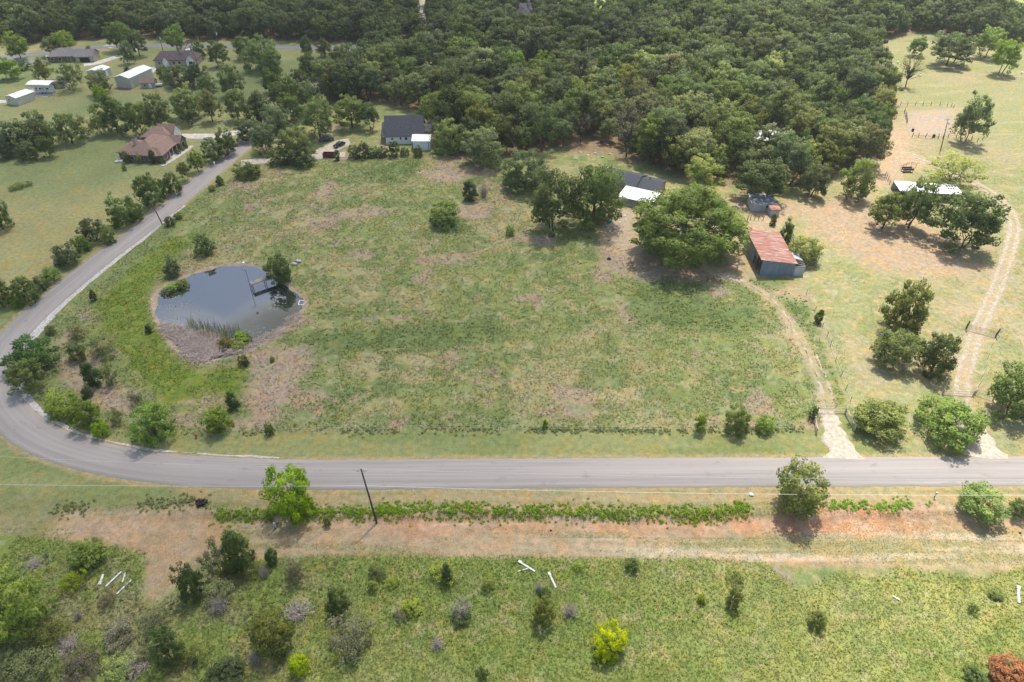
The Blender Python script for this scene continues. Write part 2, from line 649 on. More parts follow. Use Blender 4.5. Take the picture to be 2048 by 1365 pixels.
Z_LAWN = W([(-500, 90), (-500, 760), (0, 685), (60, 633), (150, 558), (255, 465), (380, 376), (495, 290), (590, 210), (640, 160), (690, 100), (600, 98), (300, 96), (0, 116)])
Z_RIGHT = W([(1595, 560), (1612, 600), (1650, 690), (1690, 800), (1735, 862), (1750, 916), (2900, 916), (2900, 60), (2048, 100), (1760, 84), (1735, 120), (1770, 215), (1740, 330), (1560, 410), (1490, 425), (1500, 560)])
Z_DIRT = W([(1480, 408), (1600, 400), (1700, 385), (1800, 420), (1930, 490), (1960, 540), (1880, 560), (1760, 540), (1680, 500), (1610, 440), (1500, 450)])
Z_DIRT2 = W([(1760, 235), (1800, 250), (1830, 300), (1870, 330), (1810, 352), (1740, 385), (1690, 370), (1720, 300)])
Z_DIRT3 = W([(1450, 440), (1530, 425), (1560, 450), (1500, 470), (1512, 560), (1590, 566), (1640, 600), (1600, 610), (1500, 572), (1440, 548), (1470, 500)])
Z_CORRAL = W([(1810, 225), (1900, 215), (1910, 250), (1890, 275), (1825, 270)])
Z_LUSH = W([(392, 468), (340, 535), (306, 590), (308, 640), (335, 690), (372, 728), (430, 738), (500, 722), (515, 760), (470, 800), (390, 790), (330, 812), (262, 745), (212, 668), (195, 605), (262, 530), (330, 478)])
Z_DRY = [W(p) for p in (
    [(505, 700), (620, 690), (640, 722), (600, 760), (560, 830), (505, 845), (498, 760)],
    [(108, 715), (190, 716), (240, 800), (225, 850), (180, 800), (120, 775)],
    [(205, 760), (260, 800), (270, 850), (225, 850)],
    [(915, 406), (985, 404), (978, 436), (928, 440)],
    [(1020, 468), (1110, 470), (1112, 492), (1050, 490)],
    [(1185, 490), (1260, 502), (1330, 530), (1420, 545), (1400, 568), (1300, 566), (1205, 538)],
    [(1440, 565), (1385, 595), (1410, 605), (1460, 580)],
    [(1230, 610), (1300, 600), (1330, 625), (1250, 655)],
    [(1120, 810), (1210, 815), (1190, 840), (1110, 838)],
    [(1600, 590), (1650, 690), (1675, 700), (1640, 640), (1620, 590)],
    [(830, 345), (960, 330), (1000, 345), (900, 365)],
    [(450, 640), (600, 625), (612, 640), (540, 690), (470, 702)],
    [(480, 830), (560, 840), (540, 870), (400, 872)],
    [(1385, 880), (1640, 878), (1640, 897), (1385, 893)])]
Z_FORB = [W(p) for p in (
    [(1255, 590), (1330, 556), (1405, 570), (1420, 600), (1500, 615), (1545, 640), (1480, 662), (1350, 655), (1265, 645)],
    [(580, 668), (690, 660), (800, 655), (900, 645), (1000, 636), (1015, 680), (860, 705), (640, 702)],
    [(850, 310), (700, 345), (770, 365), (830, 345)],
    [(880, 445), (930, 440), (940, 470), (840, 460)],
    [(1500, 556), (1590, 560), (1560, 575), (1510, 572)],
    [(1560, 600), (1610, 600), (1640, 640), (1600, 660)])]
Z_JUNK = W([(1205, 415), (1262, 418), (1290, 500), (1250, 520), (1200, 490)])
Z_FG = [(-400, -300), (400, -300), (400, 66)] + W([(2048, 1128), (1980, 1150), (1930, 1150), (1800, 1128), (1760, 1150), (1680, 1142), (1600, 1175), (1530, 1118), (1400, 1112), (1024, 1108), (640, 1106), (540, 1115), (400, 1128), (330, 1190), (300, 1212), (278, 1190),
                                                         (292, 1105), (230, 1090), (120, 1080), (0, 1068)]) + [(-400, 68)]
Z_SV = W([(330, 975), (560, 986), (2100, 984), (2100, 1014), (1500, 1012), (430, 1010)])
Z_RED = W([(420, 1028), (600, 1038), (760, 1022), (1200, 1034), (1480, 1030), (1560, 1040), (1660, 1010), (1900, 1010), (1960, 1055), (1700, 1064), (1200, 1062), (760, 1066), (560, 1050)])
Z_RED2 = W([(300, 1010), (400, 1012), (470, 1040), (430, 1110), (350, 1160), (300, 1200), (285, 1150), (200, 1085), (120, 1100), (160, 1050)])
Z_STRIP = [(-300, 78.4)] + W([(0, 1030), (300, 1010), (1500, 1008), (2048, 1010)]) + [(300, 75), (300, 60)] + W([(2048, 1140), (1000, 1118), (0, 1100)]) + [(-300, 66)]
WOODS = [W(p) for p in (
    # the dense wood behind the pasture
    [(600, 232), (640, 205), (760, 205), (850, 225), (875, 292), (925, 310), (1000, 318), (1110, 300), (1210, 312), (1330, 340), (1400, 362), (1470, 372), (1555, 372), (1640, 362), (1700, 340), (1752, 300),
     (1748, 245), (1772, 215), (1742, 150), (1735, 110), (1760, 78), (1850, 64), (2048, 92), (2250, 110), (2250, 60), (2048, 52), (1990, 44), (1930, 22), (1560, -18), (1250, 10), (1210, 34), (1110, 34), (1055, -4), (850, 62), (780, 100), (700, 122), (662, 130), (628, 175)],
    # the wood beyond the far road
    [(-250, 105), (0, 92), (150, 80), (260, 76), (400, 80), (560, 80), (700, 86), (830, 78), (838, 40), (835, -14), (600, -26), (0, -22), (-250, -10)],
    [(862, 72), (855, 10), (930, 6), (1000, 14), (1055, 0), (1100, 12), (1020, 62), (900, 80)])]


TRK1 = W([(1962, 890), (1940, 850), (1925, 805), (1926, 760), (1938, 715), (1955, 665), (1975, 620), (1998, 565), (2020, 500), (2030, 455), (2018, 420), (1992, 392), (1960, 372), (1915, 350), (1868, 326), (1820, 308)])
TRK2 = W([(1664, 850), (1655, 815), (1638, 765), (1612, 705), (1585, 655), (1556, 612), (1512, 578), (1468, 556), (1428, 548)])


def ground_color(x, y):
    """linear albedo at world points, from the photo's patches plus natural mottling"""
    n1 = fbm(x, y, 22, 0, 5)
    n2 = fbm(x, y, 6, 1, 4)
    n3 = fbm(x, y, 1.8, 2, 3)
    n4 = fbm(x, y, 55, 3, 4)
    na = fbm(x * 0.45, y * 1.3, 9, 4, 4)
    j = (n2 - 0.5) * 5 + (n3 - 0.5) * 2.0          # ragged edges, metres

    def lay(c, w, new):
        return c * (1 - w[:, None]) + new * w[:, None]

    def inside(z, soft=1.5, rag=1.0):
        return sstep(soft, -soft, poly_sd(x, y, z) + j * rag)

    # tall pasture
    c = np.tile(C3(0.160, 0.192, 0.072), (len(x), 1))
    c = lay(c, sstep(0.48, 0.66, n1 * 0.6 + na * 0.4) * 0.9, C3(0.245, 0.225, 0.118))
    c = lay(c, sstep(0.50, 0.62, n2) * 0.75, C3(0.118, 0.158, 0.058))
    c = lay(c, sstep(0.55, 0.68, n3) * 0.6, C3(0.265, 0.245, 0.14))
    c = lay(c, sstep(0.62, 0.72, fbm(x, y, 9, 5, 4)) * 0.75, C3(0.265, 0.21, 0.155))
    # mown lawns on the left
    far = sstep(150, 250, y)
    lw = C3(0.235, 0.225, 0.105) * (1 - far[:, None]) + C3(0.185, 0.20, 0.092) * far[:, None]
    gm = (sstep(0.45, 0.66, n4) * (0.55 + 0.45 * far))[:, None]
    lw = lw * (1 - gm) + C3(0.135, 0.170, 0.072) * gm
    lw = lw * (0.9 + 0.25 * n2[:, None])
    c = lay(c, inside(Z_LAWN, 1.2, 0.25), lw)
    # grazed field on the right
    rf = C3(0.212, 0.222, 0.110) * np.ones((len(x), 1))
    rf = lay(rf, sstep(0.47, 0.62, n1 * 0.5 + n4 * 0.5) * 0.8, C3(0.270, 0.228, 0.145))
    rf = lay(rf, sstep(0.5, 0.64, n2) * 0.6, C3(0.185, 0.205, 0.085))
    rf = lay(rf, sstep(0.6, 0.72, n3) * 0.6, C3(0.31, 0.26, 0.17))
    wr = inside(Z_RIGHT, 1.0, 0.2)
    c = lay(c, wr, rf)
    dirt = C3(0.31, 0.238, 0.165) * (0.82 + 0.36 * n2[:, None])
    c = lay(c, inside(Z_DIRT, 7, 1.6) * 0.9, dirt)
    c = lay(c, inside(Z_DIRT2, 5, 1.2), dirt * 1.12)
    c = lay(c, inside(Z_DIRT3, 3, 1.4) * 0.65, dirt)
    c = lay(c, inside(Z_CORRAL, 2, 0.6) * 0.9, C3(0.31, 0.255, 0.205))
    # woodland floor
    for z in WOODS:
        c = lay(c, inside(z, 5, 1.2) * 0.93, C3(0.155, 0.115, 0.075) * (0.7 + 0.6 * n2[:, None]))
    # patches of the pasture
    lush = C3(0.118, 0.168, 0.030) * (0.8 + 0.4 * n2[:, None])
    lush = lay(lush, sstep(0.55, 0.7, n3) * 0.6, C3(0.19, 0.20, 0.05))
    c = lay(c, inside(Z_LUSH, 2.5, 0.7), lush)
    for k, z in enumerate(Z_DRY):
        c = lay(c, inside(z, 2.0, 0.9) * (0.9 - 0.35 * (n3 > 0.56)), C3(0.27, 0.212, 0.165) * (0.8 + 0.4 * n3[:, None]))
    for z in Z_FORB:
        c = lay(c, inside(z, 2.0, 1.0) * 0.85, C3(0.098, 0.142, 0.048) * (0.75 + 0.5 * n3[:, None]))
    c = lay(c, inside(Z_JUNK, 3, 0.8) * 0.85, C3(0.36, 0.285, 0.21))
    # verge between fence and road
    rd = line_d(x, y, ROAD_T)
    verge = sstep(11.5, 10, rd + j * 0.2) * (1 - wr)
    vc = lay(C3(0.150, 0.185, 0.072) * np.ones((len(x), 1)), sstep(0.45, 0.62, na), C3(0.195, 0.21, 0.09))
    c = lay(c, verge * sstep(250, 200, y), vc)
    c = lay(c, sstep(4.9, 4.0, rd + j * 0.18), C3(0.265, 0.232, 0.125))
    sv = inside(Z_SV, 0.6, 0.3)
    c = lay(c, sv * 0.9, C3(0.285, 0.232, 0.135) * (0.85 + 0.3 * na[:, None]))
    # red cut bank and dirt strip south of the road
    st = C3(0.288, 0.228, 0.145) * (0.85 + 0.3 * na[:, None])
    st = lay(st, sstep(0.46, 0.62, fbm(x * 0.12, y * 1.6, 4, 6, 4)) * 0.8, C3(0.205, 0.205, 0.098))
    st = lay(st, sstep(0.55, 0.7, fbm(x * 0.1, y * 2.2, 3, 7, 3)) * 0.6, C3(0.40, 0.34, 0.26))
    c = lay(c, inside(Z_STRIP, 0.8, 0.35), st)
    gl = sstep(-28, -52, x) * sstep(60, 66, y) * sstep(80, 76, y)
    c = lay(c, gl * sstep(0.42, 0.6, n1) * 0.8, C3(0.15, 0.165, 0.07))
    red = C3(0.335, 0.192, 0.118) * (0.75 + 0.5 * n2[:, None])
    red = lay(red, sstep(0.52, 0.66, n3) * 0.7, C3(0.40, 0.27, 0.19))
    c = lay(c, inside(Z_RED, 0.8, 0.55) * (0.4 + 0.5 * sstep(0.40, 0.58, n1) - 0.2 * sstep(55, 75, x)), red)
    c = lay(c, inside(Z_RED2, 2.5, 0.8) * 0.75, C3(0.30, 0.215, 0.148) * (0.85 + 0.3 * n3[:, None]))
    # rough grass in the foreground
    fg = C3(0.142, 0.186, 0.050) * np.ones((len(x), 1))
    fg = lay(fg, sstep(0.42, 0.62, n1 * 0.5 + n2 * 0.5 + (x - 10) * 0.0016), C3(0.215, 0.235, 0.080))
    fg = lay(fg, sstep(0.52, 0.68, n2) * 0.45, C3(0.118, 0.160, 0.046))
    fg = lay(fg, sstep(0.58, 0.72, n3) * 0.55, C3(0.27, 0.255, 0.125))
    fg = lay(fg, sstep(-25, -45, x) * sstep(0.45, 0.6, n2) * 0.45, C3(0.20, 0.185, 0.115))
    c = lay(c, inside(Z_FG, 0.7, 0.22), fg)
    gf = (y > 405).astype(float) * sstep(180, 215, np.abs(x - 20)) + sstep(415, 425, y) * sstep(45, 35, np.abs(x - 55))
    c = lay(c, np.clip(gf * (x > 0), 0, 1), C3(0.24, 0.30, 0.10))
    # soft tan wear beside the wheel tracks
    for tk, wd_, wt in ((TRK1, 3.0, 0.7), (TRK2, 2.3, 0.55)):
        c = lay(c, sstep(wd_, 0.7, line_d(x, y, tk) + j * 0.55) * wt, C3(0.31, 0.255, 0.18))
    # pond bank and bed
    sd = poly_sd(x, y, POND_CUT)
    c = lay(c, sstep(1.3, 0.3, sd + (n3 - 0.5) * 1.5), C3(0.30, 0.25, 0.185))
    c = lay(c, sstep(-0.6, -1.6, sd), C3(0.07, 0.065, 0.05))
    return np.clip(c, 0.01, 0.9)


# ------------------------------------------------------------------ ground sheet
def axis(lo, hi, fine, edges):
    a = list(np.arange(lo, hi, fine))
    step = fine
    v = a[-1]
    while v < edges[1]:
        step *= 1.09
        v += step
        a.append(v)
    step = fine
    v = a[0]
    b = []
    while v > edges[0]:
        step *= 1.09
        v -= step
        b.append(v)
    return np.array(b[::-1] + a)


gx = axis(-128, 120, 0.58, (-2600, 2600))
ya = list(np.arange(38, 165, 0.5))
v_ = ya[-1]
st_ = 0.5
while v_ < 2600:
    st_ = min(st_ * 1.012, 2.0) if v_ < 480 else st_ * 1.12
    v_ += st_
    ya.append(v_)
yb = []
v_ = 38
st_ = 0.5
while v_ > -2600:
    st_ *= 1.18
    v_ -= st_
    yb.append(v_)
gy = np.array(yb[::-1] + ya)
XX, YY = np.meshgrid(gx, gy)
xs = XX.ravel()
ys = YY.ravel()
zs = terrain(xs, ys)
nx, ny = len(gx), len(gy)
idx = np.arange(nx * ny).reshape(ny, nx)
faces = np.stack([idx[:-1, :-1], idx[:-1, 1:], idx[1:, 1:], idx[1:, :-1]], -1).reshape(-1, 4)
ZG = zs.reshape(len(gy), len(gx))


def H1(x, y):
    # bilinear height from the ground sheet itself
    i = int(np.clip(np.searchsorted(gx, x) - 1, 0, len(gx) - 2))
    j = int(np.clip(np.searchsorted(gy, y) - 1, 0, len(gy) - 2))
    u = (x - gx[i]) / (gx[i + 1] - gx[i])
    v = (y - gy[j]) / (gy[j + 1] - gy[j])
    return float((ZG[j, i] * (1 - u) + ZG[j, i + 1] * u) * (1 - v) + (ZG[j + 1, i] * (1 - u) + ZG[j + 1, i + 1] * u) * v)


me = np_mesh('ground', np.stack([xs, ys, zs], 1), faces, M['ground'], col=ground_color(xs, ys), smooth=True)
tag(link('ground', me), kind='structure')


# ------------------------------------------------------------------ roads, shoulders, drives and tracks
def ribbon(name, center, width, mat, z=0.05, rag=0.0, crown=0.0, seed=0, taper=None, skirt=0.12, follow=False, kind='structure', nseg=4):
    rr = np.random.default_rng(seed)
    pts = np.array(center)
    d = np.gradient(pts, axis=0)
    d /= np.linalg.norm(d, axis=1)[:, None] + 1e-9
    nrm = np.stack([-d[:, 1], d[:, 0]], 1)
    s = np.concatenate([[0], np.cumsum(np.linalg.norm(np.diff(pts, axis=0), axis=1))])
    w = np.full(len(pts), width / 2.0)
    if taper is not None:
        w = np.interp(s / s[-1], [t[0] for t in taper], [t[1] / 2 for t in taper])
    eL = w + rag * (fbm(s, s * 0 + seed, 1.6, 1, 3) - 0.5) * 2
    eR = w + rag * (fbm(s, s * 0 + seed + 50, 1.6, 2, 3) - 0.5) * 2
    verts = []
    uvs = []
    cols = []
    K = np.linspace(-1, 1, nseg + 1)
    for k in K:
        off = np.where(k < 0, k * eR, k * eL)
        p = pts + nrm * off[:, None]
        zz = np.full(len(pts), z) + crown * (1 - k * k)
        if follow:
            zz = zz + terrain(p[:, 0], p[:, 1])
        cols.append((p, zz, off))
    n = len(pts)
    allv = []
    for p, zz, off in cols:
        allv.append(np.column_stack([p, zz]))
        uvs.append(np.column_stack([off + width / 2, s]))
    # skirts
    for ci, sg in ((0, -1), (len(cols) - 1, 1)):
        p, zz, off = cols[ci]
        allv.append(np.column_stack([p + nrm * (sg * 0.05), zz - skirt]))
        uvs.append(np.column_stack([off + width / 2, s]))
    V = np.concatenate(allv)
    UV = np.concatenate(uvs)
    seq = [len(cols)] + list(range(len(cols))) + [len(cols) + 1]
    fl = []
    for a, b in zip(seq[:-1], seq[1:]):
        i = np.arange(n - 1)
        fl.append(np.stack([a * n + i, b * n + i, b * n + i + 1, a * n + i + 1], 1)[:, ::-1])
    F = np.concatenate(fl)
    me = np_mesh(name, V, F, mat, smooth=True)
    ul = me.uv_layers.new(name='UVMap')
    li = np.zeros(len(me.loops), np.int32)
    me.loops.foreach_get('vertex_index', li)
    ul.data.foreach_set('uv', UV[li].astype(np.float32).ravel())
    return tag(link(name, me), kind=kind)


ribbon('road', ROAD_C, ROAD_W, M['asphalt'], 0.035, rag=0.22, crown=0.06, nseg=8)
ribbon('far_road', FAR_C, 6.5, M['asphalt_far'], 0.03, crown=0.03)
# pale caliche shoulders, wide on the inside of the bend
n_ = len(inner_s)
ib = [i for i, p in enumerate(inner_s) if p[0] < -42 and p[1] < 190]
bend = [inner_s[i] for i in ib]
sa = np.array(offset_line(bend, -0.55))
arc = np.concatenate([[0], np.cumsum(np.linalg.norm(np.diff(sa, axis=0), axis=1))])
Ys = sa[:, 1]
Xs = sa[:, 0]
k0 = min(range(len(sa)), key=lambda i: Xs[i])
ta = arc / arc[-1]
kk = ta[k0]
ribbon('gravel_shoulder', [tuple(p) for p in sa], 1.6, M['caliche'], 0.03, rag=0.5, seed=3, taper=[(0, 0.3), (kk * 0.45, 0.5), (kk * 0.72, 1.6), (kk * 0.92, 3.2), (kk, 3.0), (kk * 1.12, 1.1), (kk * 1.3, 1.6), (kk * 1.55, 0.8), (kk * 1.9, 0.25), (1, 0.15)])

# paved drives on the left and by the white house
ribbon('driveway', smooth_line(W([(360, 272), (390, 272), (425, 272), (460, 268), (500, 258), (530, 250)]), 1), 5.0, M['concrete'], 0.05, rag=0.15, seed=8, follow=True)
ribbon('driveway', smooth_line(W([(168, 131), (190, 128), (215, 120), (240, 112), (262, 103), (285, 94)]), 1), 4.5, M['concrete'], 0.05, rag=0.1, seed=9, follow=True)
ribbon('driveway', smooth_line(W([(212, 95), (240, 88), (262, 84)]), 1), 7, M['concrete'], 0.05, rag=0.1, seed=10, follow=True)
ribbon('driveway', smooth_line(W([(290, 158), (300, 142), (320, 132), (352, 112), (378, 100), (396, 95)]), 1), 4.5, M['concrete'], 0.05, rag=0.1, seed=11, follow=True)
ribbon('driveway', smooth_line(W([(-40, 200), (0, 204), (14, 202)]), 1), 4, M['concrete'], 0.05, rag=0.1, seed=12, follow=True)
ribbon('driveway', smooth_line(W([(50, 184), (70, 187), (106, 190)]), 1), 6, M['concrete'], 0.05, rag=0.1, seed=13, follow=True)
ribbon('driveway', smooth_line(W([(482, 326), (520, 322), (570, 318), (620, 314), (690, 310)]), 1), 4.5, M['chalk'], 0.05, rag=0.35, seed=14, follow=True)
ribbon('driveway', smooth_line(W([(640, 308), (662, 297), (682, 288), (700, 285)]), 1), 7, M['chalk'], 0.055, rag=0.4, seed=15, follow=True)
ribbon('driveway', smooth_line(W([(705, 97), (712, 104), (716, 116)]), 1), 11, M['asphalt_far'], 0.05, rag=0.1, seed=16, follow=True)
ribbon('driveway', smooth_line(W([(820, 97), (860, 99), (905, 93)]), 1), 5, M['concrete'], 0.06, rag=0.1, seed=17, follow=True)
ribbon('dirt_path', smooth_line(W([(842, 80), (838, 40), (850, 5), (862, -20)]), 2), 8, M['chalk'], 0.05, rag=1.5, seed=18, follow=True)

# chalky tracks worn by wheels
TR1 = smooth_line(W([(1975, 918), (1962, 890), (1940, 850), (1925, 805), (1926, 760), (1938, 715), (1955, 665), (1975, 620), (1998, 565), (2020, 500), (2030, 455), (2018, 420), (1992, 392), (1960, 372), (1915, 350), (1868, 326), (1820, 308)]), 0.8)
TR2 = smooth_line(W([(1690, 918), (1676, 885), (1664, 850), (1655, 815), (1638, 765), (1612, 705), (1585, 655), (1556, 612), (1512, 578), (1468, 556), (1428, 548)]), 0.8)
ribbon('dirt_track', [p for p in TR1 if p[1] < 99], 7, M['chalk'], 0.05, rag=1.5, seed=21, taper=[(0, 8.5), (0.25, 5.5), (0.7, 4.5), (1, 2.5)], follow=True)
for k, off in enumerate((-1.0, 1.0)):
    ribbon('dirt_track', offset_line([p for p in TR1 if p[1] > 97], off), 1.0, M['track'], 0.03 + 0.006 * k, rag=0.5, seed=22 + k, follow=True, nseg=2, skirt=0.05)
ribbon('dirt_track', [p for p in TR2 if p[1] < 99.5], 6, M['chalk'], 0.05, rag=1.5, seed=25, taper=[(0, 7.5), (0.3, 4.6), (0.75, 3.8), (1, 2.6)], follow=True)
ribbon('dirt_track', offset_line([p for p in TR2 if 99 < p[1] < 152], 0.1), 0.34, M['track'], 0.03, rag=0.6, seed=26, follow=True, nseg=2, skirt=0.05)
ribbon('dirt_track', offset_line([p for p in TR2 if 99 < p[1] < 118], -1.7), 0.3, M['track'], 0.03, rag=0.6, seed=27, follow=True, nseg=2, skirt=0.05)
ribbon('dirt_track', smooth_line(W([(1420, 548), (1445, 550), (1470, 556), (1490, 566)]), 0.8), 3.2, M['track'], 0.05, rag=1.2, seed=28, taper=[(0, 0.6), (0.4, 3.2), (0.75, 2.6), (1, 0.8)], follow=True)

# ------------------------------------------------------------------ pond water
WATER_Z = -0.32
m, N, L = new_mat('pond_water')
vv = tc(N)
nb = noise(N, L, vv, 1.2, 3, 0.5)
o_ = N.new('ShaderNodeOutputMaterial')
p_ = N.new('ShaderNodeBsdfPrincipled')
p_.inputs['Base Color'].default_value = (0.022, 0.026, 0.022, 1)
p_.inputs['Roughness'].default_value = 0.04
p_.inputs['IOR'].default_value = 1.95
p_.inputs['Specular IOR Level'].default_value = 1.0
bp = N.new('ShaderNodeBump')
bp.inputs['Strength'].default_value = 0.03
bp.inputs['Distance'].default_value = 0.02
L.new(nb, bp.inputs['Height'])
L.new(bp.outputs[0], p_.inputs['Normal'])
L.new(p_.outputs[0], o_.inputs[0])
M['water'] = m
pc = np.mean(np.array(POND), axis=0)
mb = MB()
mb.poly([(pc[0] + (p[0] - pc[0]) * 1.06, pc[1] + (p[1] - pc[1]) * 1.06, WATER_Z) for p in POND[:-1]])
wo_ = mb.build('pond_water', M['water'], fixn=False)
if wo_.data.polygons[0].normal.z < 0:
    wo_.data.flip_normals()
tag(wo_, kind='structure')

# ------------------------------------------------------------------ foliage prototypes (unit crowns: radius 1 across, -1..1 tall)
def unit_dirs(r, n):
    d = r.normal(size=(n, 3))
    return d / np.linalg.norm(d, axis=1)[:, None]


def leaves(r, cen, rad, n_per, size, up=0.35, tone_c=None, shell=0.55, centred=True):
    """leaf quads around clump centres"""
    K = len(cen)
    c = np.repeat(cen, n_per, 0)
    R = np.repeat(rad, n_per)
    d = unit_dirs(r, K * n_per)
    d[:, 2] = d[:, 2] * 0.8 + 0.12
    rr = shell + (1 - shell) * r.random(K * n_per)
    p = c + d * (R * rr)[:, None] * np.array([1, 1, 0.85])
    n = d * 0.55 + unit_dirs(r, K * n_per) * 0.75
    n[:, 2] += up
    n /= np.linalg.norm(n, axis=1)[:, None]
    out = p - c * 0.35
    out /= np.linalg.norm(out - 0, axis=1)[:, None] + 1e-9
    cn = d * 0.75 + out * (0.45 if centred else 0.0) + n * 0.35
    cn[:, 2] += 0.3
    cn /= np.linalg.norm(cn, axis=1)[:, None] + 1e-9
    n = np.where((np.sum(n * cn, axis=1) < 0)[:, None], -n, n)
    a = np.cross(n, unit_dirs(r, K * n_per))
    a /= np.linalg.norm(a, axis=1)[:, None] + 1e-9
    b = np.cross(n, a)
    s = size * (0.6 + 0.8 * r.random(K * n_per))
    a = a * (s * 1.25)[:, None]
    b = b * (s * 0.7)[:, None]
    bend = n * (s * 0.35)[:, None]
    V = np.stack([p - b, p + a - bend, p + b, p - a - bend], 1).reshape(-1, 3)
    F = np.arange(len(V)).reshape(-1, 4)
    tc_ = r.random(K) if tone_c is None else tone_c
    t = np.repeat(tc_, n_per) * 0.62 + r.random(K * n_per) * 0.38
    return V, F, np.repeat(t, 4), np.repeat(cn, 4, 0)


def crown_clumps(r, n, rad, lobes=5, flat=-0.6, fill=0.55, lump=0.3, cone=0.0, sides=0.0):
    """clump centres spread through an uneven crown"""
    L_ = unit_dirs(r, lobes)
    out = []
    while len(out) < n:
        d = unit_dirs(r, 1)[0]
        if d[2] < flat and r.random() < 0.8:
            continue
        e = 0.86 - lump * 0.5 + lump * max(0.0, float(np.max(L_ @ d))) ** 3 + 0.12 * r.random()
        rr = e * (fill + (1 - fill) * r.random() ** 0.6)
        q = d * rr
        if cone:
            k = 1 - cone * (q[2] + 1) * 0.5
            q[0] *= k
            q[1] *= k
        out.append(q)
    cen = np.array(out)
    return cen, rad * (0.65 + 0.7 * r.random(n))


def branch(mb, r, p0, p1, r0, r1, n=5, wob=0.12, seg=4):
    p0 = np.array(p0, float)
    p1 = np.array(p1, float)
    ln = np.linalg.norm(p1 - p0)
    pts = []
    rad = []
    for k in range(seg + 1):
        t = k / seg
        q = p0 + (p1 - p0) * t
        if 0 < k < seg:
            q = q + r.normal(size=3) * wob * ln * 0.4
        pts.append(q)
        rad.append(r0 + (r1 - r0) * t)
    mb.tube(pts, rad, n, cap=False)
    return pts


def trunk_mesh(name, seed, clumps, thick=0.07, stems=1, nlimb=9, mat=None):
    """z 0..1 is ground to crown centre, x/y in crown radii"""
    r = np.random.default_rng(seed)
    mb = MB()
    for s in range(stems):
        off = r.normal(size=2) * (0.05 if stems == 1 else 0.16)
        top = (off[0] * 2.2, off[1] * 2.2, 0.62 + 0.15 * r.random())
        base = (off[0] * 0.6, off[1] * 0.6, -0.06)
        k = 1.0 if stems == 1 else 0.6
        pts = branch(mb, r, base, top, thick * k, thick * 0.6 * k, 7, 0.06, 5)
        sel = clumps[r.choice(len(clumps), max(3, nlimb // stems), replace=False)]
        for c in sel:
            st = pts[r.integers(3, 6)]
            branch(mb, r, st, (c[0], c[1], 1.0 + c[2] * 0.62), thick * 0.42 * k, thick * 0.1, 4, 0.2, 4)
    me = mb.mesh(name)
    me.polygons.foreach_set('use_smooth', [True] * len(me.polygons))
    me.materials.append(mat or M['bark'])
    return me


PROTO = {}


def proto(kind, seed, n, rad, per, size, **kw):
    r = np.random.default_rng(seed)
    thick = kw.pop('thick', 0.06)
    stems = kw.pop('stems', 1)
    up = kw.pop('up', 0.35)
    nl = kw.pop('nlimb', 9)
    cen, rd = crown_clumps(r, n, rad, **kw)
    V, F, T, NN = leaves(r, cen, rd, per, size, up)
    sx_ = 1 / np.percentile(np.hypot(V[:, 0], V[:, 1]), 98.5)
    zl, zh = np.percentile(V[:, 2], 0.7), np.percentile(V[:, 2], 99.3)
    fit = np.array([sx_, sx_, 2 / (zh - zl)])
    V = (V - np.array([0, 0, (zh + zl) / 2])) * fit
    cen = (cen - np.array([0, 0, (zh + zl) / 2])) * fit
    cm = np_mesh(kind + '_crown', V, F, M['leaf'], tone=T, normals=NN)
    tm = trunk_mesh(kind + '_trunk', seed + 500, cen, thick, stems, nl)
    PROTO.setdefault(kind, []).append((cm, tm, V, F, T, NN))


for s in range(7):
    proto('oak', 100 + s, 118, 0.195, 72, 0.033, lobes=8, flat=-0.6, fill=0.38, lump=0.5, thick=0.055, stems=1 + s % 2)
for s in range(4):
    proto('wood', 140 + s, 74, 0.225, 62, 0.043, lobes=8, flat=-0.55, fill=0.42, lump=0.48, thick=0.05)
proto('bigoak', 160, 380, 0.125, 95, 0.0185, lobes=11, flat=-0.9, fill=0.5, lump=0.26, thick=0.04, stems=3, nlimb=18)
for s in range(5):
    proto('bush', 200 + s, 100, 0.195, 62, 0.037, lobes=9, flat=-0.75, fill=0.4, lump=0.5, thick=0.045, stems=4, nlimb=12)
proto('round', 230, 90, 0.24, 70, 0.04, lobes=8, flat=-0.9, fill=0.5, lump=0.2, thick=0.045, stems=4, nlimb=12)
for s in range(3):
    proto('cedar', 240 + s, 60, 0.22, 95, 0.036, lobes=6, flat=-0.9, fill=0.4, lump=0.3, cone=0.62, thick=0.05, up=0.6)
for s in range(3):
    proto('airy', 260 + s, 62, 0.22, 46, 0.033, lobes=7, flat=-0.6, fill=0.35, lump=0.42, thick=0.05, stems=3, nlimb=20)


def dead_proto(seed, n, big=False):
    r = np.random.default_rng(seed)
    mb = MB()
    for k in range(n):
        d = unit_dirs(r, 1)[0]
        d[2] = abs(d[2]) * 0.95 + 0.12
        e = 0.7 + 0.35 * r.random()
        p = np.array([d[0] * e, d[1] * e, (d[2] * e) * 1.8 - 1.0])
        b = np.array([r.normal() * 0.1, r.normal() * 0.1, -1.0])
        pts = branch(mb, r, b, p, 0.022, 0.006, 3, 0.18, 4)
        for _ in range(3):
            q = pts[r.integers(2, 5)]
            dd = unit_dirs(r, 1)[0] * 0.28
            dd[2] = abs(dd[2])
            branch(mb, r, q, q + dd, 0.011, 0.004, 3, 0.2, 2)
    me = mb.mesh('dead_twigs')
    me.materials.append(M['deadwood'])
    PROTO.setdefault('dead', []).append((me, None))


for s in range(3):
    dead_proto(300 + s, 95)
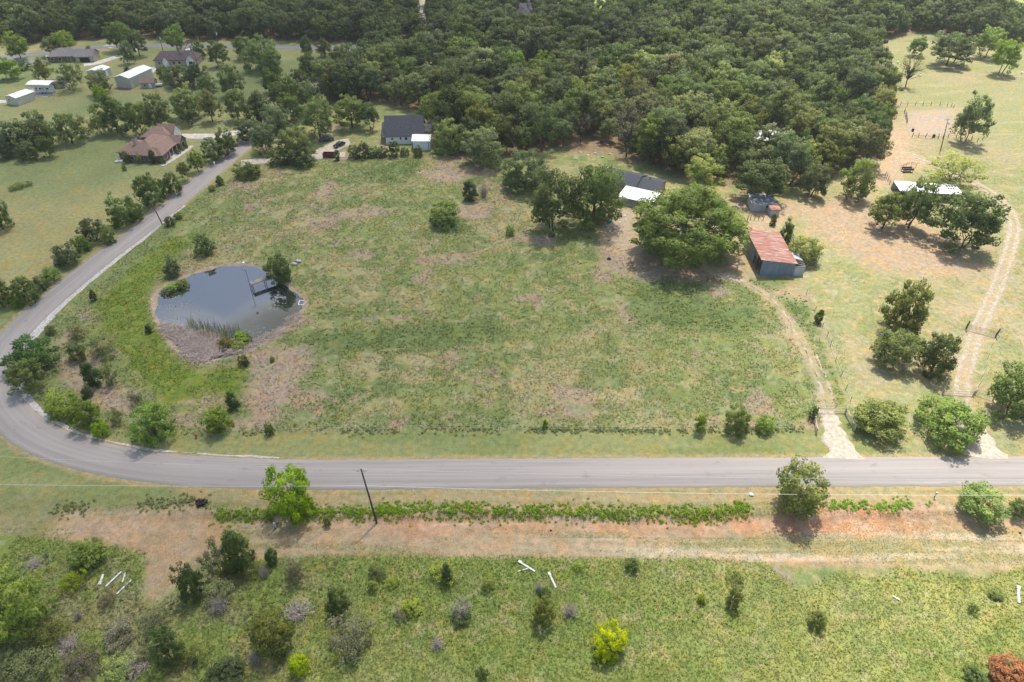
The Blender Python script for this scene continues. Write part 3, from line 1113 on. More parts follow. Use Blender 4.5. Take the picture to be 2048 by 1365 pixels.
# a nearly bare tree: open forking limbs and a thin scatter of leaves
r_ = np.random.default_rng(330)
cen_, rd_ = crown_clumps(r_, 60, 0.2, lobes=5, flat=-0.2, fill=0.75, lump=0.2)
V_, F_, T_, N_ = leaves(r_, cen_, rd_, 12, 0.024)
bare_cm = np_mesh('bare_crown', V_, F_, M['leaf'], tone=T_)
bare_tm = trunk_mesh('bare_trunk', 331, cen_, 0.05, 1, 55)
PROTO['bare'] = [(bare_cm, bare_tm)]

COLORS = {
    'oak': (0.145, 0.185, 0.072), 'dark': (0.112, 0.148, 0.062), 'green': (0.160, 0.215, 0.062), 'bright': (0.215, 0.300, 0.065), 'yellow': (0.33, 0.38, 0.05),
    'lime': (0.255, 0.315, 0.070), 'cedar': (0.100, 0.140, 0.055), 'olive': (0.168, 0.185, 0.068), 'greygreen': (0.215, 0.235, 0.135), 'lush': (0.095, 0.160, 0.062),
    'red': (0.36, 0.135, 0.075), 'pale': (0.245, 0.275, 0.120), 'grey': (0.20, 0.19, 0.145), 'rust': (0.19, 0.175, 0.065)}


_cnt = [0]


def plant(name, label, cat, cx, cy, w, h, kind='bush', color='green', trunk=0.0, group=None, base=None, foliage='crown', stem='trunk', rs=None):
    """place a plant whose crown fills the photo box centred (cx,cy), w by h pixels, on a clear stem of `trunk` metres"""
    _cnt[0] += 1
    r = random.Random(_cnt[0] * 13 + 5)
    by = cy + h * 0.4
    for _ in range(4):
        x, y, z = G(cx, by)
        s = PS(y, z)
        a = w / 2 / s
        th = math.atan2(CAMH - z, y)
        hv = h / 2 / s
        b2 = (hv ** 2 - (a * math.sin(th)) ** 2)
        b = math.sqrt(b2) / math.cos(th) if b2 > 0 else 0
        b = min(max(b, 0.5 * a), 1.9 * a)
        zc = b * 0.93 + trunk
        by = cy + zc * math.cos(th) * s * (1 + zc / max(40, (CAMH - z)) * 0.3)
    return plant_at(name, label, cat, x, y, z, a * 0.98, b * 0.93, zc * 0.97, kind, color, group, foliage, stem, r)


def plant_at(name, label, cat, x, y, z, a, b, zc, kind, color, group=None, foliage='crown', stem='trunk', r=random, dim=1.0):
    p = PROTO[kind][r.randrange(len(PROTO[kind]))]
    t = thing(name, label, cat, (x, y, z), r.uniform(0, 6.28), group)
    c = link(foliage, p[0], t)
    c.location = (0, 0, zc)
    c.scale = (a * r.uniform(0.95, 1.05), a * r.uniform(0.95, 1.05), b)
    if kind != 'dead':
        k = r.uniform(0.88, 1.14) * dim
        c.color = (*[v * k for v in COLORS[color]], 1)
    if p[1] is not None:
        s = link(stem, p[1], t)
        s.scale = (a, a, zc)
    return t


# ------------------------------------------------------------------ trees and shrubs read from the photo
LG = 'roadside trees between the left lawn and the road'
for cx, cy, w, h, kind, colr, tr, lab in (
        (304, 382, 54, 66, 'bush', 'dark', 0.4, 'tall dark bushy tree on the lawn edge just behind the thin leaning roadside pole'),
        (350, 367, 40, 46, 'bush', 'green', 0.3, 'green bushy tree between the dark bushy tree and the two slim trees along the road'),
        (374, 339, 29, 32, 'oak', 'olive', 1.6, 'slim olive tree with bare stems, second of the lollipop trees from the white mailbox'),
        (397, 320, 33, 36, 'oak', 'green', 1.5, 'small round-crowned tree with a straight trunk nearest the white mailbox on the left'),
        (428, 299, 50, 50, 'bush', 'dark', 0.3, 'bushy dark tree on the lawn beside the brick house path and the road'),
        (456, 284, 48, 52, 'bush', 'dark', 0.5, 'dark thick tree at the end of the brick house driveway'),
        (250, 420, 58, 66, 'bush', 'green', 0.3, 'spiky-topped green tree left of the thin leaning roadside pole'),
        (275, 422, 36, 44, 'bush', 'green', 0.0, 'low green bush tucked right of the spiky-topped tree by the road'),
        (192, 461, 58, 52, 'bush', 'dark', 0.0, 'wide dark bush on the left verge, lower left of the spiky-topped tree'),
        (222, 468, 34, 40, 'bush', 'green', 0.0, 'small green bush joining the wide dark bush to the spiky-topped tree'),
        (140, 510, 50, 48, 'bush', 'cedar', 0.0, 'dark evergreen bush on the left verge with grey dead twigs on its left'),
        (107, 550, 40, 34, 'bush', 'green', 0.0, 'small green bush on the left verge just below the grey dead twigs'),
        (59, 580, 58, 60, 'bush', 'green', 0.0, 'round green bush on the left verge where the road nears the bend'),
        (168, 486, 38, 36, 'bush', 'green', 0.0, 'green bush between the wide dark bush and the dark evergreen on the left verge'),
        (86, 566, 36, 32, 'bush', 'dark', 0.0, 'small dark bush right of the round green bush on the left verge'),
        (327, 378, 28, 40, 'bush', 'green', 0.0, 'green bush squeezed between the tall dark tree and its green neighbour on the left verge'),
        (38, 602, 30, 28, 'bush', 'green', 0.0, 'low bush at the foot of the dark upright bush at the left edge'),
        (15, 582, 40, 66, 'bush', 'dark', 0.2, 'dark upright bush cut by the left edge of the picture above the bend')):
    plant('roadside_tree', lab, 'tree', cx, cy, w, h, kind, colr, tr, LG)
plant('dead_shrub', 'grey dead twiggy shrub leaning on the dark evergreen bush on the left verge', 'shrub', 124, 512, 30, 34, 'dead')
plant('shrub', 'bush at the left picture edge in the open lawn', 'shrub', 10, 427, 52, 72, 'bush', 'green')
for k, (cx, cy, w, h) in enumerate(((26, 376, 22, 11), (42, 371, 26, 13), (58, 367, 20, 12))):
    plant('shrub', 'low patch of scrub in the middle of the left lawn, %s of its three clumps' % ('left', 'middle', 'right')[k], 'shrub', cx, cy, w, h, 'airy', 'green', group='scrub clumps in the left lawn')

for cx, cy, w, h, kind, colr, tr, lab in (
        (495, 341, 60, 34, 'bush', 'green', 0.0, 'wide low bush on the pasture side of the road below the chalk driveway'),
        (440, 361, 20, 20, 'cedar', 'green', 0.0, 'small pointed shrub on the pasture side of the road'),
        (425, 377, 16, 13, 'bush', 'olive', 0.0, 'tiny bush below the small pointed shrub beside the road'),
        (341, 443, 24, 22, 'bush', 'dark', 0.0, 'low bush at the foot of the thin leaning roadside pole'),
        (358, 431, 18, 16, 'bush', 'olive', 0.0, 'tiny bush just right of the thin leaning pole foot'),
        (411, 489, 46, 46, 'bush', 'green', 0.0, 'round shrub above the pond on the pasture slope'),
        (347, 532, 36, 44, 'cedar', 'dark', 0.0, 'upright dark shrub on the bank at the upper left of the pond'),
        (562, 539, 56, 60, 'round', 'green', 0.0, 'dense lush shrub covering the shore end of the dock'),
        (190, 590, 16, 24, 'cedar', 'dark', 0.0, 'small dark shrub between the road and the bright grass left of the pond'),
        (299, 657, 16, 20, 'cedar', 'dark', 0.0, 'lone small dark shrub in the bright grass at the left of the pond'),
        (469, 800, 28, 40, 'cedar', 'dark', 0.0, 'upright dark shrub below the pond near the two round roadside shrubs'),
        (490, 720, 26, 24, 'bush', 'dark', 0.0, 'small dark shrub on the lower bank of the pond'),
        (545, 717, 12, 14, 'cedar', 'bright', 0.0, 'tiny yucca-like plant in the dry patch below the pond'),
        (439, 843, 64, 58, 'bush', 'green', 0.0, 'right one of the two round shrubs behind the verge near the red hydrant'),
        (313, 844, 92, 90, 'bush', 'bright', 0.0, 'left and larger of the two round shrubs behind the verge near the red hydrant'),
        (76, 708, 106, 86, 'bush', 'lush', 0.2, 'largest dark green shrub inside the road bend'),
        (60, 754, 76, 78, 'bush', 'green', 0.0, 'shrub leaning over the pale shoulder inside the road bend'),
        (130, 808, 76, 66, 'bush', 'bright', 0.0, 'light green spreading shrub inside the lower part of the bend'),
        (180, 826, 66, 68, 'bush', 'green', 0.0, 'green shrub joined to the right of the light green spreading shrub'),
        (177, 782, 26, 28, 'cedar', 'dark', 0.0, 'small dark cone-shaped shrub poking above the light green spreading shrub'),
        (206, 858, 36, 40, 'bush', 'bright', 0.0, 'small bright shrub between two pale stakes near the bend'),
        (160, 702, 40, 44, 'bush', 'dark', 0.0, 'dark shrub right of the largest shrub in the bend'),
        (190, 748, 38, 52, 'cedar', 'lush', 0.0, 'tall narrow dark shrub in the dry brush inside the bend'),
        (226, 750, 36, 50, 'airy', 'green', 0.0, 'loose green shrub right of the tall narrow one inside the bend'),
        (207, 692, 58, 54, 'airy', 'greygreen', 0.0, 'grey-green feathery shrub on the edge of the bright grass'),
        (158, 666, 38, 34, 'airy', 'olive', 0.0, 'loose olive shrub above the dry brush inside the bend'),
        (103, 660, 24, 22, 'bush', 'olive', 0.0, 'small olive shrub at the road edge above the largest shrub'),
        (240, 830, 34, 40, 'airy', 'olive', 0.0, 'sparse olive shrub left of the larger round roadside shrub'),
        (273, 795, 30, 34, 'airy', 'grey', 0.0, 'sparse greyish shrub above the larger round roadside shrub'),
        (540, 857, 22, 28, 'bush', 'green', 0.0, 'small green shrub in the fence line left of centre'),
        (1090, 848, 13, 34, 'cedar', 'bright', 0.0, 'slim upright sapling standing alone in the fence line'),
        (1398, 848, 28, 38, 'bush', 'bright', 0.0, 'small bright sapling in the fence line left of the two larger ones'),
        (1468, 838, 56, 62, 'bush', 'bright', 0.0, 'larger of the two saplings in the fence line left of the pasture gate'),
        (1528, 848, 40, 40, 'bush', 'bright', 0.0, 'smaller of the two saplings in the fence line left of the pasture gate'),
        (1623, 825, 20, 28, 'bush', 'dark', 0.0, 'vine-covered post shrub at the left end of the pasture gate'),
        (1635, 633, 18, 32, 'cedar', 'green', 0.0, 'little cedar on the fence below the barn'),
        (1604, 499, 68, 58, 'round', 'pale', 0.2, 'pale feathery bush against the back corner of the rusty barn'),
        (1567, 462, 32, 54, 'cedar', 'green', 0.0, 'upright cedar behind the rusty barn roof'),
        (1545, 440, 14, 36, 'cedar', 'green', 0.0, 'thin vine-covered sapling below the small red-roofed shed'),
        (890, 428, 72, 54, 'bush', 'green', 0.0, 'round green bush standing in the upper pasture'),
        (940, 382, 36, 44, 'cedar', 'dark', 0.0, 'dark cedar in the upper pasture behind the round bush'),
        (1020, 460, 22, 24, 'bush', 'bright', 0.0, 'little bright bush at the pasture edge near the reddish ground'),
        (1198, 428, 48, 34, 'bush', 'olive', 0.0, 'olive bush beside the junk left of the white patio roof'),
        (1176, 446, 34, 30, 'bush', 'lime', 0.0, 'yellowish bush in front of the olive one beside the junk')):
    plant('shrub', lab, 'shrub', cx, cy, w, h, kind, colr, tr, foliage='foliage', stem='stem')
plant('dead_shrub', 'bare grey shrub just right of the dark cedar in the upper pasture', 'shrub', 968, 378, 24, 36, 'dead')

for k, (cx, cy, w, h) in enumerate(((711, 303, 30, 30), (729, 301, 26, 32), (747, 304, 28, 24), (766, 304, 28, 22), (789, 299, 26, 32), (809, 304, 24, 18), (837, 303, 22, 22))):
    o = plant('hedge_shrub', 'hedge shrub below the white house, %s from the left' % ('first', 'second', 'third', 'fourth', 'fifth', 'sixth', 'last')[k], 'shrub', cx, cy, w, h, 'bush', 'dark', 0.0, 'hedge below the white house', foliage='foliage', stem='stem')
plant('hedge_shrub', 'single small bush right beside the maroon dumpster', 'shrub', 675, 311, 15, 22, 'cedar', 'dark', 0.0, foliage='foliage', stem='stem')

for cx, cy, w, h, kind, colr, tr, lab in (
        (595, 286, 78, 66, 'oak', 'green', 0.8, 'round light green tree left of the maroon dumpster'),
        (560, 312, 56, 40, 'bush', 'dark', 0.0, 'dark thicket tree at the left foot of the round light green tree'),
        (610, 316, 52, 38, 'bush', 'dark', 0.0, 'dark thicket tree at the right foot of the round light green tree'),
        (533, 276, 60, 56, 'oak', 'dark', 0.8, 'dark tree over the road just above the chalk driveway mouth'),
        (642, 236, 78, 74, 'oak', 'oak', 1.5, 'big oak shading the grey pickup beside the white house yard'),
        (704, 220, 74, 56, 'oak', 'oak', 2.2, 'oak with a visible trunk on the white house lawn'),
        (742, 230, 42, 46, 'oak', 'dark', 2.0, 'dark oak left of the white house roof'),
        (1051, 340, 104, 78, 'oak', 'oak', 1.5, 'broad oak at the pasture edge left of the ranch house'),
        (1108, 400, 122, 128, 'oak', 'green', 0.6, 'tall oak reaching the ground, left one of the pair by the ranch house'),
        (1186, 388, 124, 122, 'oak', 'green', 1.6, 'oak with a dark trunk overhanging the ranch roof, right one of the pair'),
        (968, 290, 96, 74, 'oak', 'oak', 1.5, 'oak at the top edge of the pasture right of the white house'),
        (905, 272, 76, 66, 'oak', 'oak', 1.0, 'oak crowding the right side of the white metal garage'),
        (1400, 345, 84, 70, 'oak', 'pale', 1.5, 'paler oak rising behind the huge oak by the ranch'),
        (1519, 358, 112, 84, 'oak', 'oak', 1.8, 'broad oak overhanging the old grey shed'),
        (1621, 355, 66, 62, 'oak', 'oak', 2.0, 'oak with a short trunk on the bare dirt right of the old grey shed'),
        (1702, 352, 76, 82, 'oak', 'green', 1.6, 'full green oak at the corner of the dirt yard'),
        (1727, 290, 78, 76, 'oak', 'olive', 2.0, 'oak with spreading limbs beside the dirt lane'),
        (1757, 224, 50, 58, 'oak', 'rust', 2.0, 'rust-tinged oak at the right end of the dense wood'),
        (1928, 238, 68, 94, 'oak', 'oak', 0.6, 'tall tree standing at the corral'),
        (1998, 112, 64, 62, 'oak', 'green', 2.0, 'lone round tree in the top right of the grazed field'),
        (1895, 98, 96, 66, 'oak', 'oak', 0.8, 'wide oak at the far edge of the grazed field'),
        (1968, 84, 66, 56, 'oak', 'green', 1.5, 'pale green oak right of the wide oak at the far edge of the field'),
        (1830, 92, 42, 36, 'oak', 'green', 1.0, 'small oak left of the wide oak at the far edge of the field'),
        (1899, 341, 122, 58, 'airy', 'pale', 1.0, 'spreading pale green feathery tree behind the long white roof'),
        (1761, 417, 70, 70, 'oak', 'oak', 1.8, 'left tree of the three in the grazed field'),
        (1815, 400, 84, 88, 'oak', 'green', 3.0, 'middle tree of the three in the grazed field, on a tall bare trunk'),
        (1918, 440, 132, 122, 'oak', 'oak', 1.0, 'largest and right tree of the three in the grazed field'),
        (1797, 610, 96, 108, 'oak', 'olive', 1.2, 'upper open-crowned tree of the clump in the lower field'),
        (1780, 695, 104, 88, 'oak', 'green', 0.4, 'round lower left tree of the clump in the lower field'),
        (1862, 708, 72, 90, 'oak', 'oak', 0.4, 'lower right tree of the clump in the lower field'),
        (1753, 835, 114, 88, 'round', 'lime', 0.3, 'round yellow-green tree between the two field entrances'),
        (1890, 840, 136, 98, 'oak', 'bright', 0.8, 'spreading light green tree beside the right field entrance'),
        (2020, 782, 114, 120, 'oak', 'bright', 0.4, 'large leafy tree cut by the right edge of the picture'),
        (592, 982, 112, 114, 'bush', 'bright', 0.3, 'full green tree in front of the road left of the tall power pole'),
        (1588, 978, 104, 112, 'round', 'pale', 0.1, 'rounded vine-covered tree in front of the road at the right'),
        (1955, 1004, 96, 82, 'round', 'bright', 0.2, 'light green tree on the red bank near the right edge'),
        (2034, 1014, 44, 44, 'bush', 'green', 0.0, 'low green tree on the bank at the right picture edge')):
    plant({'bush': 'leafy_tree', 'round': 'leafy_tree', 'oak': 'oak_tree', 'airy': 'mesquite_tree'}[kind], lab, 'tree', cx, cy, w, h, kind, colr, tr)
plant('oak_tree', 'huge spreading oak in front of the ranch house, largest tree in view', 'tree', 1368, 442, 236, 174, 'bigoak', 'green', 0.4)
plant('bare_tree', 'nearly leafless tree standing alone in the upper grazed field', 'tree', 1810, 136, 52, 56, 'bare', 'olive', 3.0)

LB = 'trees between the left lawns'
left_belt = [(41, 273, 70, 62, 'oak', 'dark', 1.2), (89, 255, 58, 66, 'oak', 'dark', 1.0), (146, 254, 58, 58, 'oak', 'oak', 1.4), (178, 252, 42, 46, 'airy', 'olive', 1.0), (236, 226, 68, 74, 'oak', 'oak', 1.2),
             (285, 236, 54, 64, 'oak', 'oak', 1.2), (322, 219, 62, 66, 'oak', 'oak', 2.0), (380, 203, 66, 58, 'oak', 'oak', 1.6), (427, 207, 46, 54, 'oak', 'olive', 2.4), (478, 207, 46, 52, 'oak', 'oak', 2.0), (522, 214, 56, 60, 'oak', 'oak', 1.2),
             (560, 190, 44, 50, 'oak', 'dark', 1.6), (585, 178, 44, 54, 'oak', 'oak', 1.8), (470, 162, 54, 58, 'oak', 'dark', 1.2), (362, 150, 60, 42, 'oak', 'dark', 1.0), (333, 148, 36, 34, 'oak', 'green', 0.6), (400, 150, 46, 44, 'oak', 'dark', 1.0),
             (528, 108, 80, 64, 'oak', 'oak', 1.0), (492, 95, 48, 44, 'oak', 'green', 1.0), (545, 128, 54, 52, 'oak', 'dark', 1.4), (440, 108, 44, 50, 'oak', 'dark', 0.8), (400, 100, 30, 34, 'oak', 'dark', 0.6), (418, 168, 44, 34, 'bush', 'bright', 0.2),
             (150, 150, 58, 52, 'airy', 'dark', 1.4), (92, 138, 38, 40, 'oak', 'olive', 1.6), (258, 104, 32, 40, 'oak', 'dark', 1.4), (22, 137, 52, 42, 'oak', 'green', 0.8), (52, 130, 26, 22, 'bush', 'dark', 0.2), (206, 165, 46, 44, 'oak', 'olive', 0.8),
             (202, 185, 32, 30, 'bush', 'bright', 0.0), (251, 260, 22, 22, 'oak', 'dark', 1.2), (615, 92, 26, 38, 'oak', 'dark', 0.8), (650, 95, 34, 34, 'oak', 'olive', 0.8), (258, 140, 18, 16, 'cedar', 'dark', 0.0), (183, 105, 22, 24, 'cedar', 'dark', 0.0),
             (380, 232, 30, 30, 'oak', 'dark', 1.4), (500, 258, 54, 44, 'oak', 'dark', 0.8), (205, 245, 40, 44, 'airy', 'olive', 1.0), (15, 300, 40, 40, 'bush', 'dark', 0.0), (60, 300, 46, 36, 'oak', 'dark', 1.0), (100, 292, 40, 40, 'oak', 'dark', 1.0), (556, 236, 60, 54, 'oak', 'dark', 0.8), (582, 214, 52, 54, 'oak', 'oak', 0.8), (604, 168, 46, 56, 'oak', 'dark', 0.8), (622, 132, 48, 50, 'oak', 'oak', 0.8), (548, 160, 40, 44, 'oak', 'oak', 1.2), (618, 200, 56, 56, 'oak', 'dark', 0.6)]
lab_a = ['first', 'second', 'third', 'fourth', 'fifth', 'sixth', 'seventh', 'eighth', 'ninth', 'tenth', 'eleventh', 'twelfth', 'thirteenth']
for k, (cx, cy, w, h, kind, colr, tr) in enumerate(left_belt):
    if k < 13:
        lab = 'tree in the belt behind the brown brick house, %s from the left' % lab_a[k]
    else:
        lab = {13: 'dark oak on the right of the dark-roofed house lawn', 14: 'dark oak right behind the cream workshop', 15: 'oak at the right of the small tan cottage', 16: 'oak in front of the umber roofed house, right of its gable',
               17: 'wide oak at the head of the upper left lawn by the far road', 18: 'bright-topped oak left of the wide oak by the far road', 19: 'lower oak of the group at the head of the upper lawn', 20: 'dark oak beside the umber roofed house, on its right',
               21: 'small dark evergreen behind the umber roofed house', 22: 'bright green shrubby tree among the dark oaks behind the belt', 23: 'open dark tree in front of the small white-roofed shed', 24: 'small olive tree in front of the grey roofed house',
               25: 'tree on the lawn between the two concrete drives', 26: 'round tree on the far left lawn', 27: 'small dark conifer on the far left lawn', 28: 'tree at the left end of the cream workshop', 29: 'bright round bush left below the cream workshop',
               30: 'little tree alone above the brick house roof', 31: 'dark slim tree at the top of the green lawn strip', 32: 'olive tree left of the paved lot by the far road', 33: 'small conifer behind the cream workshop', 34: 'conifer at the right of the grey roofed house',
               35: 'small tree left of the driveway lawn above the brick house', 36: 'dark tree by the road above the brick house driveway', 37: 'loose olive tree above the brick house on the left', 38: 'dark bush at the left edge under the lawn trees',
               39: 'dark oak low in the left clump of lawn trees', 40: 'dark oak at the right foot of the left clump of lawn trees', 41: 'dark oak hiding the road above the round light green tree', 42: 'oak hanging over the upper road where it vanishes', 43: 'oak left of the upper road below the paved lot', 44: 'topmost oak along the upper road below the paved lot', 45: 'oak in the middle of the upper lawn strip', 46: 'dark oak on the right side of the vanishing upper road'}[k]
    plant('lawn_tree' if kind != 'airy' else 'mesquite_tree', lab, 'tree', cx, cy, w, h, kind, colr, tr, LB if k < 13 else None)
for cx, cy, w, h, colr, lab in ((135, 82, 42, 34, 'bright', 'light green tree in front of the far wood, above the grey roofed house'), (43, 88, 38, 40, 'green', 'green round tree at the far road on the left'), (108, 90, 40, 26, 'olive', 'low olive tree left of the light green tree by the far road'),
                                (930, 102, 84, 50, 'bright', 'bright green broad tree standing out in the dense wood'), (765, 125, 70, 60, 'pale', 'pale green tall tree in the dense wood below the paved lot'), (805, 135, 28, 30, 'bright', 'small bright green tree right of the pale one in the dense wood'),
                                (280, 82, 36, 40, 'dark', 'dark tree leaning over the far road near the power pole'), (360, 76, 40, 40, 'green', 'green tree over the far road right of the power pole'), (245, 70, 50, 44, 'green', 'green tree by the far road above the concrete pad')):
    plant('wood_tree', lab, 'tree', cx, cy, w * 1.15, h * 1.1, 'oak', colr, 2.5)

# foreground scrub
for cx, cy, w, h, kind, colr, lab in (
        (187, 1105, 76, 70, 'bush', 'green', 'dark green bush beside the orange bare soil on the left'),
        (165, 1128, 40, 32, 'airy', 'bright', 'light sprays at the left foot of the bush by the orange soil'),
        (150, 1162, 62, 54, 'airy', 'lime', 'yellow-green feathery bush left of the fallen white boards'),
        (45, 1215, 150, 160, 'bush', 'bright', 'biggest green bush in the lower left corner'),
        (105, 1268, 92, 82, 'airy', 'olive', 'olive bush at the right foot of the biggest corner bush'),
        (388, 1165, 58, 135, 'bush', 'dark', 'tall dark bush right of the bare dirt tongue'),
        (484, 1102, 64, 92, 'cedar', 'dark', 'tall dark cedar at the edge of the dirt strip'),
        (443, 1118, 62, 78, 'airy', 'greygreen', 'grey-green thin bush between the tall dark bush and the cedar'),
        (440, 1180, 72, 66, 'airy', 'pale', 'sparse pale tree in front of the tall dark bush'),
        (505, 1140, 54, 40, 'airy', 'olive', 'low scrub at the foot of the tall cedar'),
        (547, 1114, 28, 40, 'cedar', 'cedar', 'small cedar standing alone on the edge of the dirt strip'),
        (592, 1146, 50, 54, 'airy', 'grey', 'thin grey bush right below the small lone cedar'),
        (680, 1204, 54, 60, 'bush', 'cedar', 'compact dark bush above the large grey-green one'),
        (708, 1274, 112, 104, 'airy', 'greygreen', 'large grey-green bush in the bottom centre left'),
        (551, 1270, 92, 94, 'bush', 'olive', 'large dark olive bush in the bottom left of centre'),
        (822, 1214, 44, 32, 'bush', 'yellow', 'small yellow bush right of the compact dark bush'),
        (801, 1232, 36, 30, 'airy', 'grey', 'grey twiggy clump at the foot of the small yellow bush'),
        (601, 1331, 46, 46, 'bush', 'yellow', 'bright yellow bush at the bottom left of centre'),
        (345, 1293, 66, 90, 'bush', 'cedar', 'dark round bush in the lower left scrub'),
        (455, 1343, 82, 70, 'bush', 'cedar', 'dark bush cut by the bottom edge left of the yellow one'),
        (752, 1143, 40, 38, 'airy', 'pale', 'pale sprout bush near the dirt strip, left of the yellow-tipped one'),
        (893, 1142, 66, 56, 'airy', 'lime', 'yellow-tipped bush near the dirt strip'),
        (895, 1146, 30, 40, 'cedar', 'dark', 'dark core bush inside the yellow-tipped bush'),
        (746, 1172, 22, 24, 'bush', 'lime', 'small round lime bush below the pale sprout bush'),
        (785, 1166, 34, 30, 'airy', 'lime', 'lime sprays right of the small round lime bush'),
        (976, 1168, 36, 36, 'airy', 'lime', 'sparse lime sprout left of the crossed white boards'),
        (923, 1232, 44, 34, 'bush', 'dark', 'dark clump under the grey dead bush in the centre'),
        (966, 1350, 30, 40, 'bush', 'green', 'small green bush at the bottom edge in the centre'),
        (1085, 1226, 52, 60, 'bush', 'olive', 'olive bush with pale tips left of the grey dead bush'),
        (1090, 1185, 28, 24, 'bush', 'dark', 'little dark bush above the olive bush with pale tips'),
        (1217, 1284, 74, 76, 'bush', 'yellow', 'brightest yellow bush, largest of its colour'),
        (1465, 1194, 34, 46, 'bush', 'olive', 'small dark bush on its own right of the yellow bush'),
        (1470, 1152, 42, 36, 'airy', 'lime', 'faint lime sprout above the small dark bush'),
        (1630, 1238, 40, 40, 'bush', 'olive', 'small two-tone bush in the right foreground'),
        (1264, 1128, 34, 32, 'bush', 'green', 'small green bush at the edge of the mown strip'),
        (1156, 1132, 26, 24, 'airy', 'lime', 'tiny lime sprout right of the crossed white boards'),
        (1402, 1198, 20, 20, 'bush', 'lime', 'tiny lime bush left of the small dark bush'),
        (1990, 1190, 30, 24, 'bush', 'green', 'low green bush left of the white post at the right edge'),
        (1945, 1218, 24, 24, 'airy', 'olive', 'faint olive bush below the low green bush at the right'),
        (1950, 1352, 46, 40, 'bush', 'green', 'green bush at the foot of the rust-red bush'),
        (2012, 1346, 92, 74, 'bush', 'red', 'rust-red dried bush in the bottom right corner'),
        (655, 1045, 18, 20, 'bush', 'olive', 'tuft-like bush on the red dirt left of the power pole'),
        (216, 1200, 42, 34, 'airy', 'grey', 'grey scrub at the foot of the fallen white boards'),
        (70, 1330, 110, 70, 'airy', 'pale', 'pale scrub along the bottom left edge'),
        (165, 1325, 90, 66, 'airy', 'grey', 'greyish scrub second from the bottom left corner'),
        (250, 1338, 80, 60, 'airy', 'pale', 'pale scrub third from the bottom left corner'),
        (240, 1265, 80, 52, 'airy', 'grey', 'greyish thin scrub in the lower left, above the bottom row'),
        (310, 1240, 60, 40, 'airy', 'greygreen', 'grey-green thin scrub below the dirt tongue'),
        (395, 1300, 60, 60, 'airy', 'pale', 'pale scrub right of the dark round bush in the lower left'),
        (300, 1300, 50, 48, 'airy', 'greygreen', 'grey-green scrub left of the dark round bush'),
        (498, 1352, 46, 36, 'airy', 'pale', 'pale low scrub at the bottom between the dark bush and the yellow one')):
    plant('scrub_bush', lab, 'shrub', cx, cy, w, h, kind, colr, 0.0, foliage='foliage', stem='stem')
for cx, cy, w, h, lab in ((598, 1222, 66, 56, 'wide grey dead bush left of the compact dark bush'), (923, 1212, 52, 52, 'grey dead bush in the centre foreground above its dark clump'), (874, 1286, 34, 34, 'small grey dead bush below the central one'),
                          (1140, 1220, 40, 40, 'grey dead bush right of the olive one'), (1077, 1172, 22, 26, 'little grey dead bush below the crossed white boards'), (532, 1142, 24, 36, 'bare grey twigs right of the low scrub by the cedar'),
                          (70, 1127, 38, 32, 'brown heap of cut brush at the far left foreground'), (135, 1290, 60, 46, 'grey dead scrub at the foot of the biggest corner bush'), (275, 1330, 70, 44, 'grey dead scrub in the bottom left row'),
                          (440, 1205, 50, 50, 'bare white-barked twigs under the sparse pale tree'), (160, 1228, 20, 40, 'thin bare dead stem left of the lower scrub'), (510, 1315, 30, 34, 'bare twigs left of the large olive bush'), (600, 1010, 50, 40, 'bare grey twigs at the foot of the full green roadside tree')):
    plant('dead_shrub', lab, 'shrub', cx, cy, w, h, 'dead', foliage='twigs')
for k, (cx, cy, w, h, c) in enumerate(((345, 575, 30, 22, 'lime'), (366, 570, 34, 26, 'lime'), (332, 584, 24, 16, 'olive'))):
    plant('water_plant', 'yellow-green water plants standing in the pond, %s clump' % ('middle', 'right', 'left')[k], 'plant', cx, cy, w, h, 'bush', c, 0.0, 'water plants in the pond', foliage='foliage', stem='stem')
for k, (cx, cy, w, h, c) in enumerate(((455, 688, 36, 32, 'rust'), (485, 676, 42, 30, 'lime'), (478, 694, 36, 22, 'lime'))):
    plant('marsh_bush', 'yellow-green marsh bush on the lower pond shore, %s' % ('left and brownest', 'right and topmost', 'front and lowest')[k], 'shrub', cx, cy, w, h, 'bush', c, 0.0, foliage='foliage', stem='stem')

# ------------------------------------------------------------------ the dense woods
CLEAR = [W(p) for p in (
    [(752, 240), (862, 240), (868, 310), (752, 310)],
    [(1175, 330), (1345, 335), (1345, 420), (1175, 420)],
    [(1120, 292), (1235, 290), (1240, 325), (1120, 325)],
    [(1500, 262), (1585, 262), (1592, 312), (1500, 312)],
    [(1640, 225), (1700, 228), (1690, 262), (1635, 262)],
    [(1016, 22), (1066, 22), (1068, 84), (1014, 84)],
    [(690, 92), (732, 92), (742, 148), (686, 148)],
    [(795, 92), (905, 84), (912, 128), (800, 136)],
    [(826, -10), (866, -10), (866, 76), (830, 76)],
    [(928, -12), (978, -12), (978, 40), (928, 40)],
    [(1116, -30), (1218, -30), (1214, 46), (1120, 46)],
    [(1985, -30), (2200, -30), (2200, 70), (1990, 52)],
    [(855, 105), (880, 100), (875, 130), (852, 130)],
    [(1570, 318), (1640, 318), (1635, 345), (1570, 345)],
    [(1740, 75), (1800, 75), (1790, 110), (1740, 110)])]
placed = [(o.location.x, o.location.y) for o in COL.objects if o.get('category') == 'tree']
cell = {}


def ok(x, y, d):
    cx, cy = int(x // 8), int(y // 8)
    for i in range(cx - 1, cx + 2):
        for j in range(cy - 1, cy + 2):
            for q in cell.get((i, j), ()):
                if (q[0] - x) ** 2 + (q[1] - y) ** 2 < d * d:
                    return False
    return True


